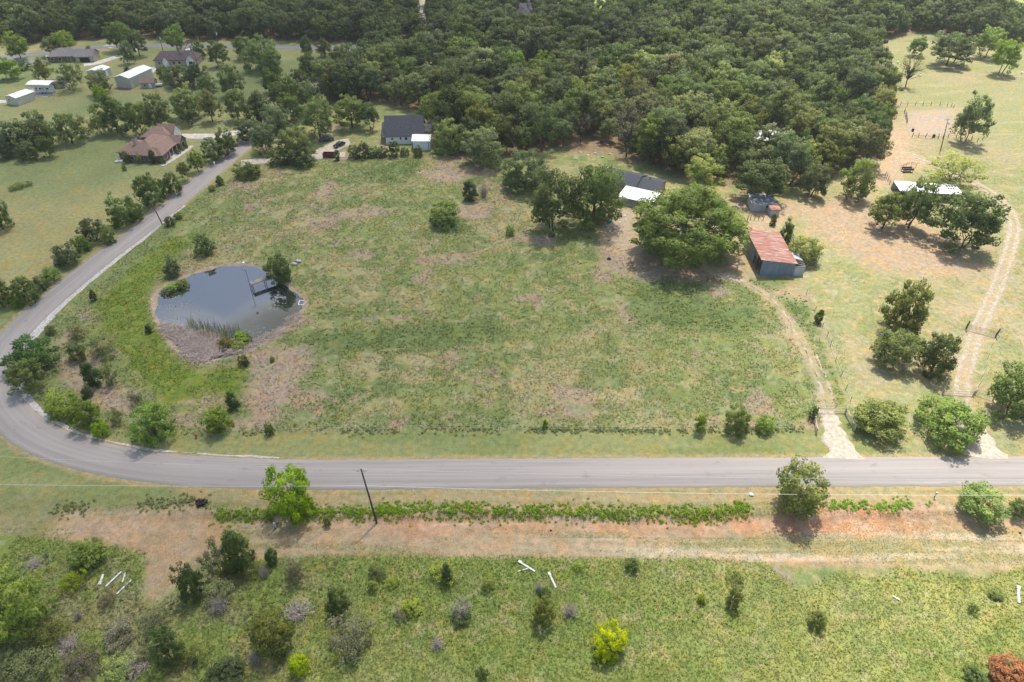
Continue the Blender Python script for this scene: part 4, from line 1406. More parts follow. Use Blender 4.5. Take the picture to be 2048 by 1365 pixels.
for p in placed:
    cell.setdefault((int(p[0] // 8), int(p[1] // 8)), []).append(p)
r = np.random.default_rng(77)
cand = r.random((42000, 2)) * np.array([820, 330]) + np.array([-410, 185])
sdw = np.min([poly_sd(cand[:, 0], cand[:, 1], z) for z in WOODS], axis=0)
cand = cand[sdw < -0.5]
cl = np.min([poly_sd(cand[:, 0], cand[:, 1], z) for z in CLEAR], axis=0)
rdd = np.minimum(line_d(cand[:, 0], cand[:, 1], ROAD_T), line_d(cand[:, 0], cand[:, 1], FAR_C[::4]))
cand = cand[(cl > 0) & (rdd > 6)]
wood = []
for x, y in cand:
    dmin = 4.6 + 2.2 * r.random()
    if ok(x, y, dmin):
        cell.setdefault((int(x // 8), int(y // 8)), []).append((x, y))
        wood.append((x, y))
wood.sort(key=lambda p: p[1] + abs(p[0]) * 0.1)
wood = [p for p in wood if abs(p[0]) < 0.72 * p[1] + 70]
GREENS = ['oak', 'oak', 'oak', 'dark', 'dark', 'olive', 'green', 'pale', 'oak', 'olive', 'greygreen', 'dark', 'dark']
zz = terrain(np.array([p[0] for p in wood]), np.array([p[1] for p in wood]))
rr = random.Random(5)
for k, (x, y) in enumerate(wood[:300]):
    a = rr.choice((rr.uniform(3.2, 4.8), rr.uniform(4.6, 6.4), rr.uniform(6.0, 8.0)))
    b = a * rr.uniform(0.7, 1.05)
    t = rr.uniform(0.8, 3.6)
    if rr.random() < 0.045:
        tt = plant_at('wood_tree', 'leafless grey tree among the green crowns of the dense wood', 'tree', x, y, zz[k], a * 0.8, b, b + t, 'bare', 'grey', 'leafless trees in the dense wood', r=rr)
    else:
        plant_at('wood_tree', 'dark green oak crowded among the others in the dense wood behind the pasture', 'tree', x, y, zz[k], a, b, b + t, ('airy' if rr.random() < 0.14 else 'oak') if y < 285 else 'wood', rr.choice(GREENS), 'oaks of the dense wood', r=rr, dim=0.82)

# the rest of the wood: instanced crowns on points, one mass
far = wood[300:]
pcol = bpy.data.collections.new('wood_prototypes')
plist = []
for i in range(8):
    cm, tm, V, F, T, NN = PROTO['wood'][i % 4]
    tv = np.empty(len(tm.vertices) * 3, np.float32)
    tm.vertices.foreach_get('co', tv)
    tv = tv.reshape(-1, 3)
    mb = MB()
    b_ = 0.9
    Vc = V * np.array([1, 1, b_]) + np.array([0, 0, b_ + 0.35])
    tv2 = tv * np.array([1, 1, b_ + 0.35])
    me = bpy.data.meshes.new('wood_tree_mesh')
    me.from_pydata(np.concatenate([Vc, tv2]).tolist(), [], F.tolist() + [tuple(v + len(Vc) for v in p.vertices) for p in tm.polygons])
    at = me.attributes.new('tone', 'FLOAT', 'POINT')
    at.data.foreach_set('value', np.concatenate([T, np.zeros(len(tv2))]).astype(np.float32))
    me.materials.append(M['leaf'])
    me.materials.append(M['bark'])
    mi = np.zeros(len(me.polygons), np.int32)
    mi[len(F):] = 1
    me.polygons.foreach_set('material_index', mi)
    me.update()
    me.polygons.foreach_set('use_smooth', np.ones(len(me.polygons), bool))
    ntr = np.empty(len(tm.vertices) * 3, np.float32)
    tm.vertices.foreach_get('normal', ntr)
    me.normals_split_custom_set_from_vertices(np.concatenate([NN, ntr.reshape(-1, 3)]).astype(np.float32))
    o = bpy.data.objects.new('wood_tree_source_%d' % i, me)
    o.color = (*[v * (0.85 + 0.06 * i) for v in COLORS[['oak', 'dark', 'oak', 'olive', 'green', 'oak', 'pale', 'dark'][i]]], 1)
    pcol.objects.link(o)
fp = np.array(far)
fz = terrain(fp[:, 0], fp[:, 1])
pm = bpy.data.meshes.new('distant_wood')
pm.from_pydata(np.column_stack([fp, fz]).tolist(), [], [])
sc = r.choice([0.75, 1.0, 1.3], len(far)) * r.uniform(4.2, 6.6, len(far))
a1 = pm.attributes.new('isc', 'FLOAT', 'POINT')
a1.data.foreach_set('value', sc.astype(np.float32))
a2 = pm.attributes.new('irot', 'FLOAT_VECTOR', 'POINT')
rv = np.zeros((len(far), 3), np.float32)
rv[:, 2] = r.random(len(far)) * 6.28
a2.data.foreach_set('vector', rv.ravel())
a3 = pm.attributes.new('iid', 'INT', 'POINT')
a3.data.foreach_set('value', r.integers(0, 8, len(far)).astype(np.int32))
dw = link('distant_wood', pm)
dw.color = (0.112, 0.140, 0.062, 1)
tag(dw, 'far mass of dark green wood reaching the top of the picture', 'wood', kind='stuff')
ng = bpy.data.node_groups.new('distant_wood', 'GeometryNodeTree')
ng.interface.new_socket('Geometry', in_out='INPUT', socket_type='NodeSocketGeometry')
ng.interface.new_socket('Geometry', in_out='OUTPUT', socket_type='NodeSocketGeometry')
gi = ng.nodes.new('NodeGroupInput')
go = ng.nodes.new('NodeGroupOutput')
ci = ng.nodes.new('GeometryNodeCollectionInfo')
ci.inputs['Collection'].default_value = pcol
ci.inputs['Separate Children'].default_value = True
ci.inputs['Reset Children'].default_value = True
ip = ng.nodes.new('GeometryNodeInstanceOnPoints')
ip.inputs['Pick Instance'].default_value = True


def named(n, t):
    q = ng.nodes.new('GeometryNodeInputNamedAttribute')
    q.data_type = t
    q.inputs['Name'].default_value = n
    return [s for s in q.outputs if s.enabled and s.name == 'Attribute'][0]


ng.links.new(gi.outputs[0], ip.inputs['Points'])
ng.links.new(ci.outputs[0], ip.inputs['Instance'])
ng.links.new(named('iid', 'INT'), ip.inputs['Instance Index'])
e2r = ng.nodes.new('FunctionNodeEulerToRotation')
ng.links.new(named('irot', 'FLOAT_VECTOR'), e2r.inputs[0])
ng.links.new(e2r.outputs[0], ip.inputs['Rotation'])
ng.links.new(named('isc', 'FLOAT'), ip.inputs['Scale'])
ng.links.new(ip.outputs[0], go.inputs[0])
md = dw.modifiers.new('instances', 'NODES')
md.node_group = ng


# ------------------------------------------------------------------ grass, weeds and reeds (uncountable: one object each)
def tufts(name, x, y, length, nb, wid, colr, label, cat, splay=0.9, tint=(1, 1, 1), var=0.25, seed=1):
    r = np.random.default_rng(seed)
    n = len(x)
    z = terrain(x, y)
    c = colr if colr is not None else ground_color(x, y)
    X = np.repeat(x, nb)
    Y = np.repeat(y, nb)
    Zb = np.repeat(z, nb)
    ln = np.repeat(length * (0.6 + 0.8 * r.random(n)), nb) * (0.7 + 0.5 * r.random(n * nb))
    th = r.random(n * nb) * 6.283
    sp = splay * (0.35 + 0.9 * r.random(n * nb))
    dx = np.cos(th) * np.sin(sp)
    dy = np.sin(th) * np.sin(sp)
    dz = np.maximum(np.cos(sp), 0.08)
    ox = X + r.normal(size=n * nb) * length * 0.22
    oy = Y + r.normal(size=n * nb) * length * 0.22
    wx, wy = -np.sin(th), np.cos(th)
    w = wid * (0.7 + 0.6 * r.random(n * nb))
    a = np.stack([ox - wx * w, oy - wy * w, Zb - 0.02], 1)
    b = np.stack([ox + wx * w, oy + wy * w, Zb - 0.02], 1)
    t = np.stack([ox + dx * ln, oy + dy * ln, Zb + dz * ln], 1)
    gz = (b[:, 0] - a[:, 0]) * (t[:, 1] - a[:, 1]) - (b[:, 1] - a[:, 1]) * (t[:, 0] - a[:, 0])
    sw = (gz < 0)[:, None]
    a, b = np.where(sw, b, a), np.where(sw, a, b)
    V = np.stack([a, b, t], 1).reshape(-1, 3)
    F = np.arange(len(V)).reshape(-1, 3)
    gn = np.stack([dx * 0.25, dy * 0.25, np.ones(len(dx))], 1)
    gn /= np.linalg.norm(gn, axis=1)[:, None]
    cc = np.repeat(c * np.array(tint), nb, 0) * (1 - var + 2 * var * r.random((n * nb, 1)))
    cc = cc * (1 + (r.random((n * nb, 3)) - 0.5) * 0.18)
    me = np_mesh(name, V, F, M['grass'], col=np.repeat(np.clip(cc, 0.01, 0.9), 3, 0), normals=np.repeat(gn, 3, 0))
    return tag(link(name, me), label, cat, kind='stuff')


def scatter(r, n, x0, x1, y0, y1):
    return x0 + (x1 - x0) * r.random(n), y0 + (y1 - y0) * r.random(n)


r = np.random.default_rng(21)
Z_PASTURE = W([(40, 730), (100, 640), (300, 470), (420, 378), (520, 330), (700, 318), (860, 305), (1000, 330), (1060, 440), (1200, 480), (1300, 520), (1490, 560), (1600, 590), (1690, 800), (1630, 862), (1000, 862), (500, 864), (330, 890), (160, 860), (70, 800)])
tr2d = [p for p in TR2]
x, y = scatter(r, 150000, -118, 78, 92, 232)
m_ = (poly_sd(x, y, Z_PASTURE) < 0) & (poly_sd(x, y, POND_CUT) > 0.4) & (line_d(x, y, ROAD_T) > 5.0) & (line_d(x, y, tr2d[::4]) > 1.3)
m_ &= ~((np.min([poly_sd(x, y, z) for z in Z_DRY], axis=0) < 0) & (r.random(len(x)) < 0.55))
m_ &= fbm(x, y, 3.0, 3, 3) > 0.36
x, y = x[m_], y[m_]
tufts('pasture_grass', x, y, 0.30, 4, 0.06, None, 'tall mottled green and straw grass covering the pasture', 'grass', 1.0, (1.05, 1.04, 1.0), 0.2, 31)
x, y = scatter(r, 80000, -82, 82, 38, 70)
m_ = (poly_sd(x, y, Z_FG) < 0.3 * r.normal(size=len(x)))
x, y = x[m_], y[m_]
tufts('rough_grass', x, y, 0.23, 4, 0.055, None, 'rough yellow-green grass of the foreground field', 'grass', 1.0, (1.02, 1.05, 0.95), 0.2, 32)
x, y = scatter(r, 60000, 62, 170, 88, 235)
m_ = (poly_sd(x, y, Z_RIGHT) < -0.5) & (fbm(x, y, 6, 1, 3) > 0.5) & (line_d(x, y, TR1[::4]) > 2.2)
x, y = x[m_], y[m_]
tufts('grazed_grass', x, y, 0.2, 3, 0.05, None, 'short grazed tan and green grass of the right field', 'grass', 1.1, (0.98, 1.02, 0.95), 0.25, 33)


x, y = scatter(r, 90000, -125, 110, 66, 200)
dr_ = line_d(x, y, ROAD_T)
m_ = (dr_ > ROAD_W / 2 + 0.02) & (dr_ < 5.2) & (r.random(len(x)) < np.exp(-(dr_ - 3.5) * 0.7)) & (line_d(x, y, TR1[:20]) > 3.6) & (line_d(x, y, TR2[:20]) > 3.4)
x, y = x[m_], y[m_]
tufts('verge_grass', x, y, 0.22, 3, 0.045, None, 'straw and green grass fringing the edges of the road', 'grass', 1.0, (1.0, 1.04, 0.9), 0.25, 34)


x, y = scatter(r, 30000, -85, 85, 64, 80)
m_ = (poly_sd(x, y, Z_STRIP) < 0.5) & (poly_sd(x, y, Z_FG) > -0.3) & (line_d(x, y, ROAD_T) > 6) & (fbm(x * 0.12, y * 1.6, 4, 6, 4) > 0.47) & (poly_sd(x, y, Z_RED2) > 0)
x, y = x[m_], y[m_]
tufts('strip_grass', x, y, 0.16, 3, 0.045, None, 'thin mown grass in streaks along the dirt strip', 'grass', 1.1, (0.86, 1.0, 0.75), 0.25, 35)


def leaf_band(name, label, cat, P, rad, per, size, colr, seed, zlift=0.0):
    """weedy growth: leaf clumps at points P"""
    r = np.random.default_rng(seed)
    P = np.array(P)
    z = terrain(P[:, 0], P[:, 1])
    cen = np.column_stack([P, z + rad * 0.55 + zlift])
    V, F, T, NN = leaves(r, cen, rad * (0.6 + 0.8 * r.random(len(P))), per, size, 0.5, shell=0.3, centred=False)
    me = np_mesh(name, V, F, M['leaf'], tone=T, normals=NN)
    o = link(name, me)
    o.color = (*COLORS[colr], 1)
    return tag(o, label, cat, kind='stuff')


def along(pts, n, w, r, gap=0.40):
    pts = np.array(smooth_line(pts, 0.5))
    i = r.integers(0, len(pts) - 1, n)
    q = pts[i] + r.normal(size=(n, 2)) * np.array([0.4, w])
    return q[fbm(q[:, 0], q[:, 1] * 0.3, 5, 5, 3) > gap]


r = np.random.default_rng(55)
hb = np.concatenate([along(W([(430, 1030), (520, 1030), (650, 1026), (800, 1024)]), 560, 0.7, r, 0.0), along(W([(760, 1022), (1000, 1022), (1250, 1026), (1420, 1028), (1500, 1014)]), 1300, 0.85, r, 0.0)])
leaf_band('bank_scrub', 'long band of green scrub along the top of the red bank below the road', 'scrub', hb, 0.34, 26, 0.075, 'bright', 61)
hb = np.concatenate([along(W([(1655, 1014), (1700, 1012), (1740, 1016)]), 90, 0.6, r, 0.3), along(W([(1760, 1018), (1800, 1012), (1860, 1008)]), 110, 0.6, r, 0.3)])
leaf_band('bank_scrub', 'short gap-broken band of green scrub on the red bank at the right', 'scrub', hb, 0.36, 34, 0.075, 'bright', 62)
hb = along(W([(100, 1020), (250, 1012), (420, 1002)]), 300, 0.8, r, 0.33)
leaf_band('bank_scrub', 'low thin weeds on the verge left of the burnt heap', 'scrub', hb, 0.32, 26, 0.08, 'pale', 63)
hb = np.concatenate([along(W([(480, 866), (640, 864), (800, 862), (1000, 860)]), 240, 0.8, r, 0.36), along(W([(1050, 862), (1200, 860), (1400, 862), (1630, 858)]), 420, 0.55, r, 0.33)])
leaf_band('fence_weeds', 'tall weeds grown along the roadside fence line of the pasture', 'weeds', hb, 0.34, 26, 0.08, 'pale', 64)
x, y = scatter(r, 9000, -75, 78, 95, 215)
sdF = np.min([poly_sd(x, y, z) for z in Z_FORB], axis=0) + (fbm(x, y, 6, 2, 3) - 0.5) * 8
m_ = (sdF < 0) & (fbm(x, y, 3, 5, 3) > 0.46) & (line_d(x, y, tr2d[::4]) > 1.5) & (poly_sd(x, y, POND_CUT) > 1)
leaf_band('forb_clumps', 'patches of taller dark green forbs in the pasture', 'weeds', np.column_stack([x[m_], y[m_]])[:1500], 0.32, 22, 0.10, 'pale', 65, -0.08)
x, y = scatter(r, 5000, -110, 75, 92, 225)
m_ = (poly_sd(x, y, Z_PASTURE) < 0) & (fbm(x, y, 11, 6, 3) > 0.60) & (line_d(x, y, tr2d[::4]) > 1.5) & (poly_sd(x, y, POND_CUT) > 1)
leaf_band('weed_clumps', 'scattered olive weed clumps in the pasture', 'weeds', np.column_stack([x[m_], y[m_]])[:420], 0.30, 20, 0.085, 'pale', 66, -0.06)
x, y = scatter(r, 1500, -80, 82, 40, 68)
m_ = (poly_sd(x, y, Z_FG) < -1) & (fbm(x, y, 7, 4, 3) > 0.53)
leaf_band('sprouts', 'small green sprouts scattered through the foreground grass', 'weeds', np.column_stack([x[m_], y[m_]])[:330], 0.3, 22, 0.075, 'bright', 67)
x, y = scatter(r, 1500, -80, -28, 40, 66)
m_ = (poly_sd(x, y, Z_FG) < -1) & (fbm(x, y, 6, 3, 3) > 0.48)
leaf_band('dry_scrub', 'thin greyish scrub filling the lower left foreground', 'scrub', np.column_stack([x[m_], y[m_]])[:420], 0.45, 26, 0.075, 'greygreen', 68)

# reeds of the pond
Z_REED = W([(318, 640), (345, 650), (390, 662), (440, 668), (440, 705), (480, 702), (400, 725), (374, 716), (345, 690), (328, 662)])
Z_REED2 = W([(480, 700), (520, 672), (560, 650), (600, 618), (612, 606), (604, 634), (570, 660), (530, 688), (490, 708)])


def blades(name, label, zone, n, length, wid, lie, cbase, seed, zoff=0.15):
    r = np.random.default_rng(seed)
    za = np.array(zone)
    x, y = scatter(r, n * 4, za[:, 0].min(), za[:, 0].max(), za[:, 1].min(), za[:, 1].max())
    k = (poly_sd(x, y, zone) + (fbm(x, y, 3, 2, 3) - 0.5) * 3) < 0
    x, y = x[k][:n], y[k][:n]
    n = len(x)
    th = r.normal(0.6, 0.9, n) + np.where(r.random(n) < 0.5, 0, 3.14)
    el = np.abs(r.normal(lie[0], lie[1], n))
    ln = length * (0.5 + r.random(n))
    d = np.stack([np.cos(th) * np.cos(el), np.sin(th) * np.cos(el), np.sin(el)], 1) * ln[:, None]
    wv_ = np.stack([-np.sin(th), np.cos(th), 0.2 * r.normal(size=n)], 1) * (wid * (0.6 + 0.8 * r.random(n)))[:, None]
    p = np.stack([x, y, np.maximum(terrain(x, y), WATER_Z) + r.random(n) * zoff], 1)
    V = np.stack([p - wv_, p + wv_, p + d + wv_ * 0.3, p + d - wv_ * 0.3], 1).reshape(-1, 3)
    F = np.arange(len(V)).reshape(-1, 4)
    c = np.array(cbase)[None, :] * (0.6 + 0.8 * r.random((n, 1)))
    gz = d[:, 0] * wv_[:, 1] - d[:, 1] * wv_[:, 0]
    F = np.where((gz > 0)[:, None], F[:, ::-1], F)
    gn = np.zeros((n, 3))
    gn[:, 2] = 1
    gn[:, :2] = r.normal(size=(n, 2)) * 0.25
    gn /= np.linalg.norm(gn, axis=1)[:, None]
    me = np_mesh(name, V, F, M['grass'], col=np.repeat(c, 4, 0), normals=np.repeat(gn, 4, 0))
    return tag(link(name, me), label, 'reeds', kind='stuff')


blades('dead_reeds', 'matted pale dead reeds filling the lower corner of the pond', Z_REED, 6500, 1.2, 0.05, (0.1, 0.22), (0.46, 0.385, 0.335), 71, 0.35)
blades('dead_reeds', 'thin dead reeds along the lower right shore of the pond', Z_REED2, 1700, 0.8, 0.035, (0.12, 0.25), (0.44, 0.37, 0.31), 72, 0.12)
blades('cattails', 'green cattails standing in the water in front of the dead reeds', W([(375, 640), (500, 664), (505, 682), (440, 678), (375, 662)]), 520, 1.7, 0.045, (1.35, 0.15), (0.13, 0.15, 0.06), 73, 0.05)
r = np.random.default_rng(81)
x, y = scatter(r, 5200, -98, -46, 106, 156)
edge = poly_sd(x, y, POND_CUT)
m_ = (edge < -0.8) & (edge > -9) & ((fbm(x, y, 4, 3, 3) + np.where(y < 128, 0.12, 0) + np.where((x < -82), 0.08, 0)) > 0.60) & (y < 141)
x, y = x[m_], y[m_]
mb = MB()
for a, b in zip(x, y):
    q = 0.06 + 0.14 * r.random()
    t = r.random() * 6
    mb.poly([(a + q * math.cos(t + k * 1.2566) * 1.2, b + q * math.sin(t + k * 1.2566), WATER_Z + 0.012) for k in range(5)])
pads = mb.build('lily_pads', plain('floating_leaf_green', (0.20, 0.22, 0.16), 0.6, 0.3, 5), fixn=False)
tag(pads, 'specks of floating leaves around the edge of the pond', 'water plants', kind='stuff')

# ------------------------------------------------------------------ buildings
def gable(t, x0, x1, y0, y1, eave, ridge, ax, wall, roof, over=0.4, th=0.14, wname='wall', rname='roof', ridge_at=0.5, wallb=-0.6):
    a0, a1 = (y0, y1) if ax == 'x' else (x0, x1)
    b0, b1 = (x0, x1) if ax == 'x' else (y0, y1)
    am = a0 + (a1 - a0) * ridge_at
    w = MB().prism([(a0, wallb), (a1, wallb), (a1, eave), (am, ridge), (a0, eave)], ax, b0, b1).build(wname, wall, t)
    for e in (a0, a1):
        sl = (ridge - eave) / abs(am - e)
        o = e - over if e < am else e + over
        zo = eave - sl * over
        q = [(am, ridge + 0.03), (o, zo + 0.03), (o, zo + 0.03 + th), (am, ridge + 0.03 + th)]
        MB().prism(q, ax, b0 - over, b1 + over).build(rname, roof, t)
    return w


def hip(t, x0, x1, y0, y1, eave, ridge, roof, over=0.5, inset=None, name='roof'):
    X0, X1, Y0, Y1 = x0 - over, x1 + over, y0 - over, y1 + over
    z = eave
    if X1 - X0 >= Y1 - Y0:
        i = (Y1 - Y0) / 2 if inset is None else inset
        ym = (Y0 + Y1) / 2
        A, B = (X0 + i, ym, ridge), (X1 - i, ym, ridge)
        fs = [[(X0, Y0, z), (X1, Y0, z), B, A], [(X1, Y1, z), (X0, Y1, z), A, B], [(X1, Y0, z), (X1, Y1, z), B], [(X0, Y1, z), (X0, Y0, z), A]]
    else:
        i = (X1 - X0) / 2 if inset is None else inset
        xm = (X0 + X1) / 2
        A, B = (xm, Y0 + i, ridge), (xm, Y1 - i, ridge)
        fs = [[(X1, Y0, z), (X1, Y1, z), B, A], [(X0, Y1, z), (X0, Y0, z), A, B], [(X0, Y0, z), (X1, Y0, z), A], [(X1, Y1, z), (X0, Y1, z), B]]
    mb = MB()
    for f in fs:
        mb.poly(f)
    mb.box(X0, X1, Y0, Y1, z - 0.22, z - 0.002)
    return mb.build(name, roof, t, fixn=False)


def window(t, side, at, z, w, h, plane, frame='white', name='window', panem='glass'):
    d = {'s': (0, -1), 'n': (0, 1), 'e': (1, 0), 'w': (-1, 0)}[side]
    if d[0] == 0:
        f = MB().box(at - w / 2 - 0.08, at + w / 2 + 0.08, min(plane, plane + d[1] * 0.05), max(plane, plane + d[1] * 0.05), z - h / 2 - 0.08, z + h / 2 + 0.08)
        p = MB().box(at - w / 2, at + w / 2, min(plane + d[1] * 0.052, plane + d[1] * 0.07), max(plane + d[1] * 0.052, plane + d[1] * 0.07), z - h / 2, z + h / 2)
    else:
        f = MB().box(min(plane, plane + d[0] * 0.05), max(plane, plane + d[0] * 0.05), at - w / 2 - 0.08, at + w / 2 + 0.08, z - h / 2 - 0.08, z + h / 2 + 0.08)
        p = MB().box(min(plane + d[0] * 0.052, plane + d[0] * 0.07), max(plane + d[0] * 0.052, plane + d[0] * 0.07), at - w / 2, at + w / 2, z - h / 2, z + h / 2)
    o = f.build(name, M[frame], t)
    p.build('pane' if panem == 'glass' else 'panel', M[panem], o)
    return o


def at_px(px, py):
    x, y, z = G(px, py)
    return (x, y, z)


# brown brick house with hipped shingle roof
x, y, z = at_px(318, 327)
t = thing('brick_house', 'brown brick house with tan-brown hipped roof on the left lawn', 'house', (x, y, z), math.radians(-6))
MB().box(-11, 0, 0, 15, -0.6, 2.75).build('wall', M['brick'], t)
hip(t, -11, 0, 0, 15, 2.78, 6.3, M['shingle_brown'], 0.55, 5.2)
MB().box(-4.2, 1.6, 0.4, 4.6, -0.6, 2.6).build('wall', M['brick'], t)
hip(t, -4.2, 1.6, 0.4, 4.6, 2.74, 4.6, M['shingle_brown'], 0.45)
gable(t, -5, 2.2, 11.4, 15.8, 2.7, 4.5, 'x', M['brick'], M['shingle_brown'], 0.4)
MB().box(-14, -4, 15.02, 23, -0.6, 2.7).build('wall', M['brick'], t)
hip(t, -14, -4, 15.5, 23, 2.72, 5.3, M['shingle_brown'], 0.5)
gable(t, -9.5, -3.4, 18.4, 22.8, 3.4, 5.6, 'x', M['offwhite'], M['shingle_brown'], 0.35)
hip(t, -15.2, -8, 2, 12, 2.6, 4.6, M['shingle_brown'], 0.4)
MB().box(-15, -10.98, 2.1, 11.9, -0.6, 2.58).build('wall', M['brick'], t)
c = MB().box(-10.2, -9.1, 4.5, 5.9, 2, 6.6).build('chimney', M['stone'], t)
MB().box(-10.3, -9.0, 4.4, 6.0, 6.602, 6.85).build('cap', M['black'], c)
for yy in (5.4, 7.6, 10.4):
    MB().box(1.35, 1.55, yy - 0.1, yy + 0.1, -0.3, 2.7).build('porch_column', M['white'], t)
MB().box(-0.5, 1.75, 4.62, 11.38, 2.6, 2.82).build('porch_roof', M['shingle_brown'], t)
MB().box(0.02, 2.6, 4.7, 11.3, -0.3, 0.12).build('porch_floor', M['concrete'], t)
for k, yy in enumerate((2.5, 13.5)):
    window(t, 'e', yy, 1.5, 1.7, 1.5, (1.6, 2.2)[k])
window(t, 'e', 6.6, 1.4, 1.3, 1.6, 0.0)
window(t, 'e', 9.6, 1.2, 1.0, 2.1, 0.0, 'oldwood', 'door', 'darkwood')
for xx in (-9, -5.5, -2.5):
    window(t, 's', xx, 1.5, 1.1, 1.2, 0.0 if xx < -4.2 else 0.0)
for k, (dx, dy, s_) in enumerate(((1.9, -0.4, 1.0), (2.9, 6, 0.8), (3.2, 8, 0.9), (3.0, 10.4, 0.8), (3.3, 13, 0.9))):
    pass
bx, by, bz = x, y, z
for k, (px, py, w, h, kd, cl_) in enumerate(((256, 314, 20, 26, 'bush', 'dark'), (281, 316, 15, 26, 'airy', 'olive'), (308, 314, 16, 28, 'cedar', 'dark'), (328, 322, 14, 12, 'bush', 'green'), (357, 303, 14, 12, 'bush', 'dark'), (367, 298, 8, 8, 'bush', 'yellow'), (373, 292, 10, 10, 'bush', 'green'), (250, 336, 9, 12, 'oak', 'green'))):
    plant('garden_shrub', ('dark bush at the left corner of the brick house', 'thin tree against the brick side wall', 'narrow cypress at the right end of the brick side wall', 'low green bush under the near window of the brick house',
                           'dark bush along the curved path of the brick house', 'yellow flowering bush by the far window of the brick house', 'green bush at the far end of the brick house front', 'tiny young tree on the lawn left of the brick house')[k], 'shrub', px, py, w, h, kd, cl_, 0.0, foliage='foliage', stem='stem')
ribbon('garden_path', smooth_line(W([(322, 331), (340, 322), (358, 310), (372, 300), (383, 291)]), 0.7), 1.5, M['concrete'], 0.07, rag=0.1, seed=30, follow=True)
for k, (px, py) in enumerate(((238, 320), (243, 324), (234, 325), (245, 316))):
    x, y, z = at_px(px, py)
    tag(MB().blob((0, 0, 0.2), (0.9, 0.8, 0.4), k + 3).build('boulder', M['rock'], None, True, (x, y, z)), 'pale boulder piled at the left corner of the brick house', 'rock', 'rocks at the brick house corner')

# cream workshop
x, y, z = at_px(264, 178)
t = thing('metal_workshop', 'large cream metal workshop with white roof, gable wall toward the viewer', 'workshop', (x, y, z), math.radians(-14))
gable(t, -7.2, 0, 0, 15, 4.3, 5.3, 'y', M['cream'], M['whiteroof'], 0.25)
for k, yy in enumerate((3, 7, 11.5)):
    window(t, 'e', yy, 1.55, (1.0, 2.8, 2.8)[k], (2.1, 3.0, 3.0)[k], 0.0, 'tanwall', 'door', 'cream')
MB().box(-0.06, 0.06, -0.06, 0.06, 0, 4.2).build('corner_trim', M['tanwall'], t)
MB().box(-7.6, 0.5, -2.6, -0.02, -0.3, 0.06).build('red_soil_bed', M['brick'], t)

# tan cottage beside it
x, y, z = at_px(284, 177)
t = thing('garden_cottage', 'tiny tan cottage with brown roof right of the cream workshop', 'shed', (x, y, z), math.radians(2))
gable(t, 0, 5.6, 0, 3.6, 2.3, 3.6, 'x', M['tanwall'], M['shingle_brown'], 0.3)
window(t, 's', 1.6, 1.2, 0.8, 0.9, 0.0)
window(t, 's', 3.8, 1.0, 0.9, 1.9, 0.0, 'white', 'door', 'white')
x, y, z = at_px(308, 176)
t = thing('utility_trailer', 'small white trailer parked at the right of the tan cottage', 'trailer', (x, y, z), 0.4)
MB().box(0, 3.6, 0, 1.6, 0.6, 1.3).build('body', M['white'], t)
for xx in (1.4, 2.2):
    MB().lathe([(0.33, -0.02), (0.33, -0.2)], 10, (xx, 0.36), 'y').build('wheel', M['rubber'], t)
MB().tube([(3.6, 0.8, 0.55), (4.8, 0.8, 0.5)], [0.05, 0.05]).build('drawbar', M['black'], t)

# cream barn at the far left
x, y, z = at_px(38, 212)
t = thing('metal_barn', 'cream metal barn with white roof nearest the left picture edge', 'barn', (x, y, z), math.radians(-19))
gable(t, -6, 0, 0, 8, 3.0, 3.8, 'y', M['cream'], M['whiteroof'], 0.25)
window(t, 's', -4.2, 1.9, 0.7, 0.6, 0.0)
MB().box(-0.05, 0.05, -0.05, 0.05, 0, 2.95).build('corner_trim', M['tanwall'], t)

# carport and camper
x, y, z = at_px(62, 190)
t = thing('carport', 'open white-roofed carport sheltering a camper on the left lawn', 'carport', (x, y, z), math.radians(-4))
mb = MB()
for k in range(6):
    a, b = k / 6, (k + 1) / 6
    za, zb = 4.1 + 0.55 * math.sin(math.pi * a), 4.1 + 0.55 * math.sin(math.pi * b)
    mb.prism([(a * 6, za), (b * 6, zb), (b * 6, zb + 0.1), (a * 6, za + 0.1)], 'x', -0.6, 9.6)
mb.build('roof', M['whiteroof'], t)
MB().box(-0.55, 9.55, -0.05, 0.03, 3.2, 4.12).build('side_panel', M['cream'], t)
for xx in (-0.4, 3, 6.2, 9.4):
    for yy in (0.1, 5.9):
        MB().box(xx - 0.06, xx + 0.06, yy - 0.06, yy + 0.06, -0.2, 4.1).build('post', M['cream'], t)
x, y, z = at_px(70, 189)
t = thing('camper_trailer', 'white camper trailer with dark windows parked under the carport', 'camper', (x, y + 0.7, z), math.radians(-4))
MB().prism([(0, 0.7), (7.2, 0.7), (7.2, 2.9), (6.6, 3.3), (0.4, 3.3), (-0.2, 2.7)], 'y', 0, 2.5).build('body', M['white'], t)
for xx, w_ in ((1.0, 0.8), (2.8, 0.9), (3.9, 0.8), (6.0, 0.9)):
    window(t, 's', xx, 2.2, w_, 0.7, 0.0)
window(t, 's', 4.9, 1.8, 0.65, 1.8, 0.0, 'greypaint', 'door', 'white')
MB().box(-0.1, 7.1, -0.03, -0.004, 1.15, 1.3).build('stripe', M['greypaint'], t)
for xx in (3.2, 4.1):
    o = MB().lathe([(0.36, -0.02), (0.36, -0.22)], 12, (xx, 0.38), 'y').build('wheel', M['rubber'], t)
    MB().lathe([(0.18, -0.221), (0.16, -0.25)], 10, (xx, 0.38), 'y').build('rim', M['chrome'], o)

